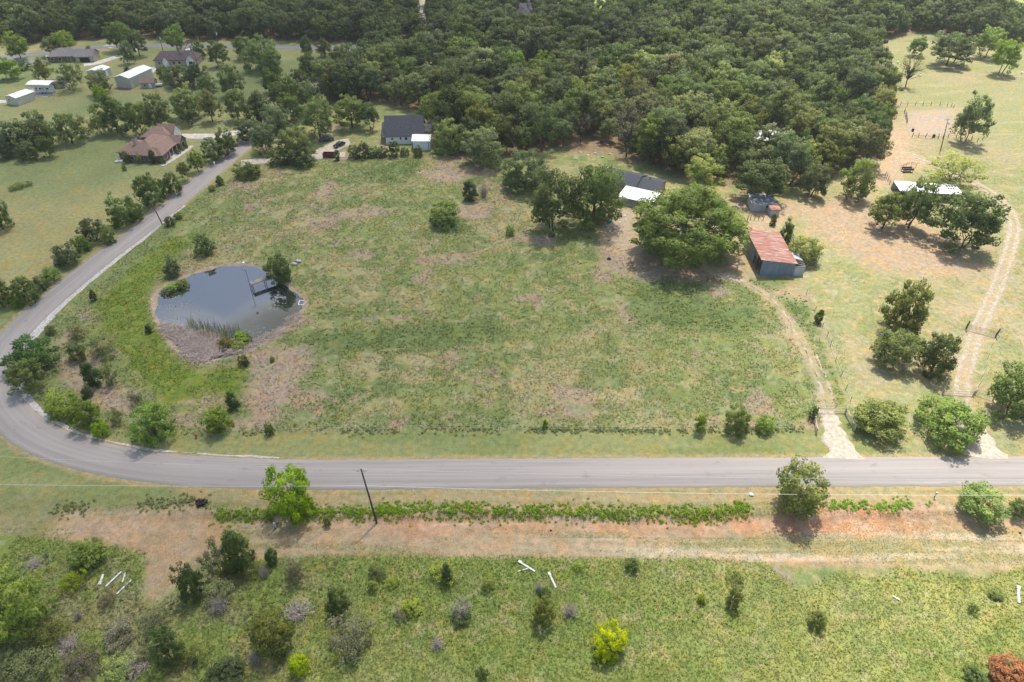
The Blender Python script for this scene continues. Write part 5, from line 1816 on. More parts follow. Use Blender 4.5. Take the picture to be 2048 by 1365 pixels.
# two small sheds
x, y, z = at_px(104, 178)
t = thing('storage_shed', 'small tan shed beside the carport', 'shed', (x, y, z), math.radians(8))
gable(t, 0, 5.4, 0, 3.5, 2.6, 3.3, 'x', M['tanwall'], M['shingle_grey'], 0.25)
window(t, 's', 1.4, 1.0, 0.9, 1.9, 0.0, 'oldwood', 'door', 'oldwood')
x, y, z = at_px(178, 157)
t = thing('storage_shed', 'cream shed with white roof half hidden by the open dark tree', 'shed', (x, y, z), math.radians(-10))
gable(t, 0, 6.5, 0, 7, 3.0, 3.8, 'y', M['cream'], M['whiteroof'], 0.25)
window(t, 'e', 3.5, 1.3, 2.4, 2.4, 6.5, 'tanwall', 'door', 'white')

# grey roofed house
x, y, z = at_px(98, 126)
t = thing('ranch_house', 'long house with grey hipped roof in the upper left', 'house', (x, y, z), math.radians(7))
MB().box(0, 15, 0, 9, -0.6, 2.7).build('wall', M['brick'], t)
hip(t, 0, 15, 0, 9, 2.72, 5.4, M['shingle_grey'], 0.5)
gable(t, 13, 21, -1.5, 6.5, 2.7, 4.9, 'x', M['tanwall'], M['shingle_grey'], 0.45)
window(t, 's', 17, 1.15, 4.4, 2.2, -1.5, 'tanwall', 'painted_garage_opening', 'black')  # black panel on the wall paints the shade inside the open garage
for xx in (2, 5.5, 9.5):
    window(t, 's', xx, 1.5, 1.3, 1.3, 0.0)
MB().box(-1.6, -0.02, 2, 5, -0.2, 2.3).build('side_lean_to', M['whiteroof'], t)

# umber roofed house
x, y, z = at_px(312, 134)
t = thing('ranch_house', 'house with dark umber roof and stone chimney in the upper left', 'house', (x, y, z), math.radians(6))
MB().box(0, 19, 0, 8.5, -0.6, 2.8).build('wall', M['tanwall'], t)
hip(t, 0, 19, 0, 8.5, 2.82, 5.8, M['shingle_umber'], 0.5, 3)
gable(t, 4, 6.4, -1.2, 4, 2.8, 4.5, 'y', M['offwhite'], M['shingle_umber'], 0.25)
gable(t, 14.5, 18.4, -1.4, 5, 2.9, 5.4, 'y', M['offwhite'], M['shingle_umber'], 0.35)
o = MB().box(11.4, 12.6, 3.0, 4.2, 3, 7.0).build('chimney', M['stone'], t)
MB().box(11.3, 12.7, 2.9, 4.3, 7.002, 7.2).build('cap', M['black'], o)
for xx in (2, 8.5, 11):
    window(t, 's', xx, 1.5, 1.2, 1.3, 0.0)
window(t, 's', 16.4, 1.6, 1.5, 1.4, -1.4)

# white house with charcoal roof
x, y, z = at_px(773, 289)
t = thing('white_house', 'white two-slope house with steep charcoal roof at the edge of the wood', 'house', (x, y, z), math.radians(4))
gable(t, 0, 13.2, 0, 12, 3.0, 8.0, 'x', M['offwhite'], M['shingle_dark'], 0.45)
mb = MB()
mb.prism([(1.0, 2.75), (1.0, 2.95), (9.5, 4.6), (9.5, 4.4)], 'x', -1.8, -0.5).build('porch_roof', M['shingle_dark'], t)
for yy in (1.2, 5):
    MB().box(-1.7, -1.55, yy, yy + 0.15, -0.3, 3.0).build('porch_post', M['black'], t)
MB().prism([(2.0, 3.4), (2.0, 3.6), (10.5, 3.6), (10.5, 3.4)], 'x', 13.7, 16.2).build('porch_roof', M['shingle_dark'], t)
for yy in (2.2, 6, 10):
    MB().box(16.0, 16.12, yy, yy + 0.12, -0.3, 3.4).build('porch_post', M['black'], t)
window(t, 's', 5.2, 2.0, 0.5, 0.7, 0.0, 'black')
window(t, 's', 7.1, 1.9, 0.9, 1.0, 0.0)
window(t, 's', 2.2, 1.9, 0.6, 0.7, 0.0)
window(t, 'e', 6, 5.4, 1.0, 1.2, 13.2)
for xx, zz_ in ((3.4, 5.4), (9.4, 4.6)):
    MB().lathe([(0.09, zz_), (0.09, zz_ + 0.7)], 8, (xx, 2.2)).build('vent_pipe', M['black'], t)

# white metal garage
x, y, z = at_px(826, 301)
t = thing('metal_garage', 'white metal garage with white roof in front of the white house', 'garage', (x, y, z), math.radians(0))
gable(t, 0, 6.2, 0, 6, 3.3, 4.4, 'x', M['white'], M['whiteroof'], 0.25)
for xx in (0.02, 5.6, 6.2):
    MB().box(xx - 0.07, xx + 0.07, -0.07, -0.004, -0.1, 3.3).build('trim', M['black'], t)
MB().box(-0.05, 6.25, -0.06, -0.004, 3.15, 3.3).build('fascia', M['black'], t)
window(t, 's', 2.2, 1.2, 2.6, 2.4, 0.0, 'white', 'door', 'white')

# ranch house with two dark roofs and a white patio roof
A = Vector((*G0(1229, 342, 4.3), 0))
B = Vector((*G0(1281, 353, 4.3), 0))
ang = math.atan2(B.y - A.y, B.x - A.x)
t = thing('ranch_house', 'low ranch house with stepped charcoal roof behind the huge oak', 'house', (A.x, A.y, H1(A.x, A.y)), ang)
LN = (B - A).length
gable(t, -5, LN, -5.2, 5.2, 2.6, 4.25, 'x', M['tanwall'], M['shingle_dark'], 0.5)
gable(t, LN + 0.02, LN + 7, -4.4, 4.8, 2.4, 3.75, 'x', M['tanwall'], M['shingle_dark'], 0.45)
for xx, yy, zz_ in ((1.8, 0.6, 4.2), (LN + 3, 0.5, 3.7)):
    o = MB().lathe([(0.12, zz_), (0.12, zz_ + 0.55)], 8, (xx, yy)).build('roof_vent', M['black'], t)
    MB().lathe([(0.22, zz_ + 0.552), (0.2, zz_ + 0.75), (0.05, zz_ + 0.85)], 8, (xx, yy)).build('vent_cap', M['black'], o)
MB().box(-2.6, -1.6, 0.2, 0.9, 4.25, 4.8).build('roof_unit', M['white'], t)
for xx in (-3, 1.0, LN + 4):
    window(t, 's', xx, 1.4, 1.2, 1.1, -5.2 if xx < LN else -4.4)
mb = MB()
mb.prism([(-5.3, 2.75), (-5.3, 2.87), (-12.4, 2.35), (-12.4, 2.23)], 'x', LN - 2.6, LN + 8.5)
mb.build('patio_roof', M['white'], t)
for xx in (LN - 2.3, LN + 3, LN + 8.2):
    MB().box(xx - 0.07, xx + 0.07, -12.2, -12.06, -0.4, 2.25).build('patio_post', M['tanwall'], t)
MB().box(LN - 2.6, LN + 8.5, -12.4, -5.22, -0.3, 0.1).build('patio_floor', M['concrete'], t)

# white roofed building hidden in the trees
x, y = G0(1548, 268, 3.5)
t = thing('hidden_house', 'building with bright white roof half hidden in the oaks', 'building', (x, y, H1(x, y)), math.radians(-20))
gable(t, -6, 6, -5, 5, 3.0, 4.2, 'x', M['tanwall'], M['whiteroof'], 0.4)
window(t, 's', -2, 1.5, 1.2, 1.1, -5.0)
window(t, 's', 2.5, 1.1, 1.0, 2.1, -5.0, 'white', 'door', 'darkwood')

# far house near the top
x, y, z = at_px(1028, 44)
t = thing('distant_house', 'pale grey-roofed house with chimney near the top edge of the wood', 'house', (x, y, z), math.radians(10))
gable(t, 0, 10, 0, 8, 4.5, 8.5, 'x', M['offwhite'], M['shingle_grey'], 0.4)
gable(t, 3, 6.5, -2, 4, 4.4, 7.2, 'y', M['offwhite'], M['shingle_grey'], 0.3)
MB().box(8.4, 9.6, 3, 4.2, 4, 10.2).build('chimney', M['stone'], t)
for xx in (1.5, 8.2):
    window(t, 's', xx, 2.6, 1.0, 1.4, 0.0)
x, y, z = at_px(952, 6)
t = thing('distant_shed', 'white roofed shed at the top edge of the picture', 'shed', (x, y, z), 0.1)
gable(t, -9, 9, 0, 8, 3.2, 4.4, 'x', M['cream'], M['whiteroof'], 0.3)
window(t, 's', 0, 1.3, 3, 2.6, 0.0, 'white', 'door', 'white')

# rusty barn: lean roof over blue-grey sheet walls, open left front, galvanised lean-to on the right
x, y, z = at_px(1518, 551)
p2 = at_px(1583, 554)
t = thing('rusty_barn', 'blue-grey sheet metal barn with rusty red roof in the middle right', 'barn', (x, y, z), math.radians(-1.5))
BW, BD = 8.6, 15.5
# front wall made of sheets, back and right walls, partial left wall
def roofz(xx):
    return 4.7 - 0.11 * xx


for k in range(9):
    a, b = k * BW / 9, (k + 1) * BW / 9
    MB().prism([(a + 0.008, -0.5), (b - 0.008, -0.5), (b - 0.008, roofz(b)), (a + 0.008, roofz(a))], 'y', -0.03 - 0.012 * (k % 2), 0.03).build('wall_sheet', M['bluewall'], t)
MB().prism([(0, -0.5), (BW, -0.5), (BW, roofz(BW)), (0, roofz(0))], 'y', BD - 0.05, BD).build('back_wall', M['bluewall'], t)
MB().box(BW - 0.06, BW, 0.06, BD - 0.06, -0.5, roofz(BW)).build('side_wall', M['bluewall'], t)
MB().box(-0.02, 0.05, 6.2, BD - 0.06, -0.5, roofz(0)).build('side_wall', M['bluewall'], t)
MB().box(-0.02, 0.05, 3.0, 6.18, 2.6, roofz(0)).build('header_panel', M['bluewall'], t)
for yy in (0.25, 3.0, 6.1):
    MB().box(-0.1, 0.1, yy - 0.1, yy + 0.1, -0.5, roofz(0) - 0.02).build('post', M['darkwood'], t)
MB().box(0.1, BW - 0.1, 6.2, 6.3, -0.3, 3.6).build('stall_wall', M['oldwood'], t)
for k in range(14):
    a, b = -0.5 + k * (BD + 0.9) / 14, -0.5 + (k + 1) * (BD + 0.9) / 14
    dz_ = 0.015 * (k % 2)
    MB().prism([(-0.55, roofz(-0.55) + 0.05 + dz_), (BW + 0.25, roofz(BW + 0.25) + 0.05 + dz_), (BW + 0.25, roofz(BW + 0.25) + 0.09 + dz_), (-0.55, roofz(-0.55) + 0.09 + dz_)], 'y', a, b + 0.06).build('roof_sheet', M['rust'], t)
lt = 2.6
MB().box(BW + 0.02, BW + lt, -0.04, 0.04, -0.5, 2.9).build('lean_to_wall', M['tin'], t)
MB().box(BW + lt - 0.05, BW + lt, 0.05, 7, -0.5, 2.6).build('lean_to_wall', M['tin'], t)
for yy in (0.2, 1.3, 2.4):
    MB().prism([(BW, 3.42), (BW + lt + 0.2, 2.72), (BW + lt + 0.2, 2.86), (BW, 3.56)], 'y', yy, yy + 0.12).build('rafter', M['oldwood'], t)
for xx in (0.5, 1.5, 2.4):
    MB().box(BW + xx, BW + xx + 0.1, 0.0, 3.0, 3.5 - 0.27 * xx, 3.58 - 0.27 * xx).build('batten', M['darkwood'], t)
MB().prism([(BW, 3.46), (BW + lt + 0.3, 2.68), (BW + lt + 0.3, 2.74), (BW, 3.52)], 'y', 3.1, 7.2).build('lean_to_roof', M['tin'], t)

# old grey shed with patched roof, red topped little shed beside
x, y, z = at_px(1502, 423)
t = thing('old_shed', 'old grey shed with patchy white and dark tin roof under the oak', 'shed', (x, y, z), math.radians(-2))
MB().box(0, 6.6, 0, 5.2, -0.5, 2.3).build('wall', M['tin'], t)
for k in range(7):
    a, b = -0.3 + k * 7.3 / 7, -0.3 + (k + 1) * 7.3 / 7
    MB().prism([(-0.3, 2.36 + 0.02 * (k % 2)), (5.5, 3.2 + 0.02 * (k % 2)), (5.5, 3.26 + 0.02 * (k % 2)), (-0.3, 2.42 + 0.02 * (k % 2))], 'x', a, b + 0.03).build('roof_sheet', M['oldtin'], t)
window(t, 's', 5.0, 1.5, 1.6, 0.9, 0.0, 'tin', 'shutter', 'black')
MB().box(5.9, 6.62, -1.2, -0.02, -0.5, 2.2).build('side_wall', M['oldwood'], t)
x, y, z = at_px(1540, 433)
t = thing('tool_shed', 'little tin shed with rusty red roof beside the old grey shed', 'shed', (x, y, z), math.radians(4))
MB().box(0, 2.6, 0, 2.8, -0.4, 2.1).build('wall', M['tin'], t)
MB().prism([(-0.25, 2.12), (3.1, 2.5), (3.1, 2.58), (-0.25, 2.2)], 'x', -0.25, 2.85).build('roof', M['rust'], t)
window(t, 's', 1.3, 0.95, 0.8, 1.8, 0.0, 'oldwood', 'door', 'tin')

# long white shed roof with holes
A = Vector((*G0(1848, 366, 2.6), 0))
B = Vector((*G0(1911, 370, 2.6), 0))
C_ = Vector((*G0(1915, 391, 2.3), 0))
ang = math.atan2(B.y - A.y, B.x - A.x)
t = thing('long_shed', 'long low shed with white roof and dark square holes behind the three trees', 'shed', (A.x, A.y, H1(A.x, A.y)), ang)
LN2 = (B - A).length
wd = (C_ - B).length
gx0 = LN2 - 3.4
for k, (xa, xb, ya_, yb_) in enumerate(((-9, gx0, -wd, 0), (gx0 + 2.2, LN2, -wd, 0), (gx0, gx0 + 2.2, -wd, -3.6), (gx0, gx0 + 2.2, -0.9, 0), (gx0, gx0 + 2.2, -2.5, -2.1), (gx0 + 0.62, gx0 + 0.8, -3.6, -0.9), (gx0 + 1.4, gx0 + 1.58, -3.6, -0.9))):
    zz_ = 2.6 + 0.004 * (k % 3) + (0.02 if k > 3 else 0)
    MB().box(xa, xb, ya_, yb_, zz_, zz_ + 0.07).build('roof_panel', M['whiteroof'], t)
MB().box(LN2 - 0.9, LN2 - 0.2, -1.6, -0.7, 2.68, 2.7).build('rust_patch', M['rust'], t)
MB().box(-9, LN2 - 0.1, -0.12, -0.02, -0.4, 2.58).build('back_wall', M['tin'], t)
for xx in (-8.8, -4, 0, 4, LN2 - 0.3):
    MB().box(xx, xx + 0.14, -wd + 0.1, -wd + 0.24, -0.4, 2.58).build('post', M['oldwood'], t)


# ------------------------------------------------------------------ vehicles
def car(name, label, px, py, rz, mat, truck=False):
    x, y, z = at_px(px, py)
    t = thing(name, label, 'car' if not truck else 'pickup', (x, y, z + 0.06), rz)
    if truck:
        prof = [(-2.7, 0.45), (2.7, 0.45), (2.75, 0.95), (1.35, 1.08), (0.75, 1.75), (-0.75, 1.78), (-0.95, 1.1), (-2.7, 1.1)]
    else:
        prof = [(-2.25, 0.35), (2.25, 0.35), (2.3, 0.68), (2.1, 0.82), (1.0, 0.93), (0.35, 1.42), (-0.95, 1.45), (-1.75, 1.0), (-2.25, 0.92)]
    mb = MB()
    n = len(prof)
    for s_, hw in ((-1, 0.9), (1, 0.9)):
        for a, b in prof:
            mb.v.append((a, s_ * (hw - (0.16 if b > 1.2 else 0.0)), b))
    mb.f.append(tuple(range(n)))
    mb.f.append(tuple(reversed(range(n, 2 * n))))
    for k in range(n):
        mb.f.append((k, n + k, n + (k + 1) % n, (k + 1) % n))
    mb.build('body', mat, t)
    if truck:
        gl = [[(1.3, 1.12), (0.8, 1.70)], [(-0.80, 1.72), (-0.96, 1.2)]]
        sw = [(1.1, 1.12), (0.72, 1.66), (-0.7, 1.68), (-0.85, 1.14)]
    else:
        gl = [[(0.97, 0.97), (0.40, 1.39)], [(-1.02, 1.43), (-1.70, 1.04)]]
        sw = [(0.8, 0.98), (0.3, 1.36), (-0.9, 1.38), (-1.5, 1.02)]
    for (a, b), (c, d) in gl:
        e = 0.03 if a > 0 else -0.03
        MB().poly([(a + e, -0.72, b + 0.01), (a + e, 0.72, b + 0.01), (c + e, 0.66, d + 0.01), (c + e, -0.66, d + 0.01)]).build('windscreen', M['glass'], t)
    for s_ in (-1, 1):
        MB().poly([(a, s_ * (0.92 - 0.12 * (b - 0.95) / 0.45), b) for a, b in sw]).build('side_window', M['glass'], t)
        MB().box(2.22, 2.33, s_ * 0.62 - 0.16, s_ * 0.62 + 0.16, 0.62 if not truck else 0.75, 0.76 if not truck else 0.92).build('headlight', M['chrome'], t)
        for xx in ((-1.35, 1.4) if not truck else (-1.7, 1.75)):
            q = (-0.92, -0.70) if s_ < 0 else (0.70, 0.92)
            w_ = MB().lathe([(0.34, q[0]), (0.34, q[1])], 12, (xx, 0.34 - 0.0), 'y').build('wheel', M['rubber'], t)
            e = q[0] - 0.012 if s_ < 0 else q[1] + 0.012
            MB().lathe([(0.2, min(e, e + s_ * 0.01)), (0.2, max(e, e + s_ * 0.01))], 10, (xx, 0.34), 'y').build('rim', M['chrome'], w_)
    return t


car('parked_car', 'black car parked on the chalk pad by the white house', 679, 293, math.radians(235), M['carpaint'])
car('pickup_truck', 'grey pickup in the shade of the big oak behind the black car', 653, 282, math.radians(200), M['greypaint'], True)
x, y, z = at_px(646, 317)
t = thing('dumpster', 'maroon open-top dumpster on the chalk driveway', 'dumpster', (x, y, z), math.radians(-2))
mb = MB()
mb.box(0, 4.0, 0, 0.08, 0.15, 1.6).box(0, 4.0, 1.92, 2.0, 0.15, 1.6).box(0, 0.08, 0.082, 1.918, 0.15, 1.6).box(3.92, 4.0, 0.082, 1.918, 0.15, 1.6).box(0.082, 3.918, 0.082, 1.918, 0.15, 0.25)
mb.build('bin', M['maroon'], t)
for k in range(6):
    MB().box(0.3 + k * 0.65, 0.42 + k * 0.65, -0.09, -0.003, 0.2, 1.5).build('rib', M['maroon'], t)
MB().box(-0.05, 4.05, -0.11, -0.004, 1.52, 1.66).build('rim', M['maroon'], t)
for xx in (0.5, 3.5):
    MB().lathe([(0.14, 0.2), (0.14, 1.8)], 10, (xx, 0.13), 'y').build('roller', M['black'], t)

# ------------------------------------------------------------------ power poles and wires
def zat(xg, yg, py):
    """height above datum seen at photo row py over ground point"""
    v = (682.5 - py) / FPX
    c, s = math.cos(PITCH), math.sin(PITCH)
    # (z-H)c + y s = v (y c + (H-z) s)
    return CAMH + (v * yg * c - yg * s) / (c + v * s)


def power_pole(label, bpx, bpy_, H_, lean=(0, 0), arm=True, can=True, mat='polewood', r0=0.17):
    x, y, z = at_px(bpx, bpy_)
    t = thing('power_pole', label, 'power pole', (x, y, z))
    top = (lean[0], lean[1], H_)
    MB().tube([(0, 0, -0.5), tuple(0.5 * q for q in top), top], [r0, r0 * 0.85, r0 * 0.65], 8).build('pole', M[mat], t, True)
    if arm:
        a = MB().box(lean[0] - 0.9, lean[0] + 0.9, lean[1] - 0.05, lean[1] + 0.05, H_ - 0.55, H_ - 0.43).build('crossarm', M['oldwood'], t)
        for xx in (-0.8, 0.8):
            MB().lathe([(0.05, H_ - 0.428), (0.07, H_ - 0.36), (0.04, H_ - 0.26)], 6, (lean[0] + xx, lean[1])).build('insulator', M['white'], a)
    MB().lathe([(0.05, H_ - 0.01), (0.07, H_ + 0.08), (0.04, H_ + 0.2)], 6, (lean[0], lean[1])).build('insulator', M['white'], t)
    if can:
        MB().lathe([(0.25, H_ * 0.82), (0.25, H_ * 0.82 + 0.85), (0.1, H_ * 0.82 + 0.95)], 10, (lean[0] * 0.8 + 0.36, lean[1] * 0.8 - 0.2)).build('transformer', M['offwhite'], t)
    return Vector((x + top[0], y + top[1], z + top[2])), t


x, y, z = at_px(754, 1047)
tz = 12.3
tx, ty = G0(722, 938, z + tz)
P1, p1o = power_pole('tall dark power pole standing on the red bank in the foreground', 754, 1047, tz, (tx - x, ty - y), True, False, 'darkwood', 0.19)
P2, p2o = power_pole('thin leaning wooden pole beside the left road', 325, 449, 8.2, (G0(301, 403, 8.2)[0] - at_px(325, 449)[0], G0(301, 403, 8.2)[1] - at_px(325, 449)[1]), False, False)
power_pole('power pole with white transformer in front of the umber roofed house', 329, 112, 9, (0.2, 0))
power_pole('power pole with white transformer on the far road left of the wide oak', 440, 102, 9, (0.1, 0))
power_pole('power pole with white transformer among trees by the upper left road', 546, 262, 9.5, (0.1, 0))
power_pole('power pole at the paved lot end of the far road', 618, 100, 9, (0.1, 0), True, False)
power_pole('power pole standing in the upper middle of the dense wood', 944, 72, 11, (0, 0))
x, y, z = at_px(1881, 303)
tx, ty = G0(1897, 236, 11)
P3, p3o = power_pole('power pole with transformer at the tall tree by the corral', 1881, 303, 11, (tx - x, ty - y))


def wire(name, label, a, b, sag, mat, r=0.018, n=24):
    a, b = Vector(a), Vector(b)
    pts = []
    for k in range(n + 1):
        t_ = k / n
        p = a.lerp(b, t_)
        p.z -= sag * 4 * t_ * (1 - t_)
        pts.append(tuple(p))
    o = MB().tube(pts, [r] * (n + 1), 4, False).build(name, mat, None)
    return tag(o, label, 'wire')


M['wirem'] = plain('bare_aluminium_wire', (0.6, 0.6, 0.58), 0.4, 0.1, 4, 0.5)
wz = p1o.location.z + (P1.z - p1o.location.z) * 0.70
fr = 0.70
q = Vector((p1o.location.x + (P1.x - p1o.location.x) * fr, p1o.location.y + (P1.y - p1o.location.y) * fr, wz))
wire('phone_cable', 'pale cable running left from the tall pole along the road', q, (*G0(-160, 967, 8.2), 8.2), 0.35, M['wirem'], 0.022)
wire('phone_cable', 'pale cable running right from the tall pole over the trees', q, (*G0(2250, 990, 7.4), 7.4), 0.9, M['wirem'], 0.026)
wire('power_line', 'thin power line running left from the top of the tall pole', P1, (*G0(-160, 905, 11.2), 11.2), 0.5, M['wirem'], 0.010)
wire('power_line', 'thin power line running right from the top of the tall pole', P1, (*G0(2250, 960, 10.5), 10.5), 0.8, M['wirem'], 0.010)

# ------------------------------------------------------------------ dock, lamp post and other things at the pond
x, y = G0(505, 576, WATER_Z)
DZ = 1.85
x2, y2 = G0(548, 551, WATER_Z + DZ)
x0d, y0d = G0(501, 567, WATER_Z + DZ)
ang = math.atan2(y2 - y0d, x2 - x0d)
DL = math.hypot(x2 - x0d, y2 - y0d) + 1.0
t = thing('dock', 'grey wooden dock on posts reaching into the pond', 'dock', (x0d, y0d, WATER_Z), ang)
for k in range(int(DL / 0.3)):
    MB().box(k * 0.3 + 0.01, k * 0.3 + 0.285, -0.75, 0.75, DZ - 0.05 + 0.004 * (k % 3), DZ + 0.004 * (k % 3)).build('plank', M['oldwood'], t)
for yy in (-0.65, 0.65):
    MB().box(0, DL - 0.3, yy - 0.05, yy + 0.05, DZ - 0.22, DZ - 0.055).build('beam', M['oldwood'], t)
    for xx in (0.2, DL * 0.5, DL - 1.2):
        MB().box(xx - 0.06, xx + 0.06, yy - 0.06 + (0.12 if yy > 0 else -0.12), yy + 0.06 + (0.12 if yy > 0 else -0.12), -1.0, DZ - 0.05).build('post', M['darkwood'], t)
LPX, LPY = G0(501.5, 578, WATER_Z)
t = thing('lamp_post', 'bent metal lamp post with white lamp standing in the pond at the dock end', 'lamp post', (LPX, LPY, WATER_Z))
hz = zat(LPX, LPY, 541) - WATER_Z
MB().tube([(0, 0, -1.2), (0, 0, hz)], [0.07, 0.05], 8).build('post', M['greypaint'], t)
MB().tube([(0, 0, hz), (-0.6, 0, hz + 0.12), (-1.2, 0, hz - 0.05)], [0.04, 0.04, 0.03], 6).build('arm', M['greypaint'], t)
lz = zat(LPX, LPY, 528) - WATER_Z
MB().tube([(0, 0, hz), (0, 0, lz)], [0.03, 0.03], 6).build('riser', M['white'], t)
MB().lathe([(0.12, lz), (0.36, lz + 0.1), (0.3, lz + 0.4), (0.1, lz + 0.5)], 10).build('lamp', M['white'], t)
MB().tube([(0, 0, 1.0), (0.7, -0.2, 0.8), (0.9, -0.3, 0.2)], [0.04, 0.04, 0.04], 6).build('bracket', M['greypaint'], t)
x, y = G0(605, 606, WATER_Z)
t = thing('feeding_frame', 'white square pipe frame floating at the right edge of the pond', 'frame', (x, y, WATER_Z + 0.06), 0.15)
for k in range(4):
    a = math.pi / 2 * k
    R_ = Matrix.Rotation(a, 4, 'Z')
    p0, p1 = R_ @ Vector((-0.85, -0.85, 0)), R_ @ Vector((0.85, -0.85, 0))
    MB().tube([tuple(p0), tuple(p1)], [0.09, 0.09], 6).build('pipe', M['white'], t)
for k, (px, py, s_) in enumerate(((589, 530, 0.7), (598, 525, 0.75), (594, 523, 0.45))):
    x, y, z = at_px(px, py)
    tag(MB().blob((0, 0, 0.25), (s_, s_ * 0.7, s_ * 0.6), 40 + k, rough=0.2).build('boulder', M['rock'], None, True, (x, y, z)),
        'pale boulder right of the dock shrub, %s of three' % ('left', 'right and largest', 'middle')[k], 'rock')

# ------------------------------------------------------------------ gates and fences
def rail_gate(name, label, a, b, hh, mat, nr=3, posts=True, r=0.06, mid=0):
    A_, B_ = Vector((*a, 0)), Vector((*b, 0))
    za = H1(a[0], a[1])
    t = thing(name, label, 'gate' if 'gate' in name else 'fence', (a[0], a[1], za), math.atan2(b[1] - a[1], b[0] - a[0]))
    ln = (B_ - A_).length
    if posts:
        xsP = [0, ln] + [ln * (k + 1) / (mid + 1) for k in range(mid)]
        for xx in xsP:
            MB().tube([(xx, 0, -0.4), (xx, 0, hh + 0.15)], [r * 1.5, r * 1.3], 8).build('post', M[mat], t)
    for k in range(nr):
        zz_ = hh * (k + 0.6) / nr + 0.05
        MB().tube([(r * 1.6, 0, zz_), (ln - r * 1.6, 0, zz_)], [r * 0.6, r * 0.6], 6).build('rail', M[mat], t)
    return t


M['palewood'] = plain('pale_cedar_rails', (0.42, 0.36, 0.29), 0.8, 0.15, 2)
rail_gate('pasture_gate', 'pale wooden rail fence across the pasture entrance', G0(1634, 826), G0(1690, 826), 1.45, 'palewood', 2, True, 0.11)
rail_gate('wing_fence', 'pale wooden wing rails at the right of the pasture entrance', G0(1690, 828), G0(1708, 862), 1.4, 'palewood', 3, True, 0.11)
rail_gate('wing_fence', 'short pale wing rail at the left of the pasture entrance', G0(1628, 845), G0(1632, 868), 1.4, 'palewood', 2, True, 0.11)
rail_gate('field_gate', 'dark metal gate with two tall posts across the right track', G0(1930, 659), G0(1990, 674), 1.5, 'black', 5, True, 0.05)
for a, b in (((1930, 659), (1931, 640)), ((1990, 674), (1992, 656))):
    x, y, z = at_px(*a)
    tag(MB().tube([(0, 0, -0.4), (0, 0, 2.5)], [0.16, 0.14], 8).build('gate_post', M['darkwood'], None, False, (x, y - 0.25, z)), 'dark wooden post at the %s end of the track gate' % ('left' if a[0] < 1960 else 'right'), 'post')
rail_gate('entrance_rail', 'pale pipe rail across the right field entrance', G0(1884, 790), G0(1945, 793), 1.3, 'palewood', 2, True, 0.1)
rail_gate('entrance_rail', 'pale pipe rail right of the entrance post running to the big tree', G0(1948, 790), G0(1985, 802), 1.2, 'palewood', 1, True, 0.1)


def post_line(label, pts, spacing, hh, mat='darkwood', wires=2, r=0.05, jitter=0.1, name='wire_fence', rails=False):
    rr = random.Random(len(label))
    P = smooth_line([G0(*p) for p in pts], spacing)
    t = thing(name, label, 'fence', (P[0][0], P[0][1], H1(*P[0])))
    o3 = Vector(t.location)
    tops = []
    for p in P:
        b = Vector((p[0], p[1], H1(*p))) - o3
        tp = b + Vector((rr.uniform(-jitter, jitter), rr.uniform(-jitter, jitter), hh * rr.uniform(0.9, 1.1)))
        MB().tube([tuple(b - Vector((0, 0, 0.3))), tuple(tp)], [r, r * 0.9], 6).build('post', M[mat], t)
        tops.append((b, tp))
    for w in range(wires):
        f = 0.45 + 0.48 * w / max(1, wires - 1)
        MB().tube([tuple(b.lerp(tp, f)) for b, tp in tops], [0.035 if rails else 0.008] * len(tops), 4, False).build('rail' if rails else 'wire', M[mat] if rails else M['wirem'], t)
    return t


post_line('wire fence with dark posts along the right of the pasture track', [(1612, 590), (1645, 655), (1660, 695), (1681, 755), (1700, 805)], 5.5, 1.5)
post_line('low wire fence left of the right track below the gate', [(1930, 661), (1918, 690), (1900, 740), (1886, 788)], 3.2, 1.3, 'darkwood', 2, 0.04)
post_line('low wire fence right of the right track below the gate', [(1990, 676), (1976, 715), (1962, 760), (1950, 790)], 3.2, 1.3, 'darkwood', 2, 0.04)
post_line('back row of old corral posts and rails', [(1800, 212), (1830, 211), (1862, 211), (1895, 212), (1907, 215)], 4.0, 1.6, 'darkwood', 1, 0.10, 0.25, 'corral_fence', True)
post_line('left side of old leaning corral boards', [(1808, 225), (1812, 240), (1814, 248)], 2.0, 1.8, 'darkwood', 2, 0.10, 0.3, 'corral_fence', True)
post_line('front row of old corral posts with a broken rail', [(1824, 274), (1850, 276), (1876, 278), (1896, 276), (1930, 276), (1954, 284), (1974, 274)], 3.4, 1.7, 'darkwood', 1, 0.11, 0.25, 'corral_fence', True)
post_line('row of leaning old posts in the yard left of the barn', [(1478, 478), (1481, 460), (1495, 440)], 4, 1.7, 'darkwood', 1, 0.09, 0.2, 'yard_fence')
post_line('short row of old posts in front of the old grey shed', [(1494, 440), (1508, 440), (1526, 440)], 2.6, 1.6, 'darkwood', 0, 0.09, 0.2, 'yard_fence')
post_line('board fence by the dirt lane left of the long shed', [(1770, 352), (1776, 362), (1782, 376)], 1.8, 1.6, 'oldwood', 3, 0.09, 0.1, 'yard_fence', True)
post_line('rusty pipe panel beside the livestock feeder', [(1800, 340), (1812, 333), (1832, 334)], 2.2, 1.5, 'darkwood', 3, 0.05, 0.05, 'pipe_panel', True)
post_line('roadside fence posts of the pasture hidden in weeds', [(480, 868), (800, 862), (1200, 861), (1630, 860)], 7.0, 1.15, 'oldwood', 2, 0.05, 0.06)

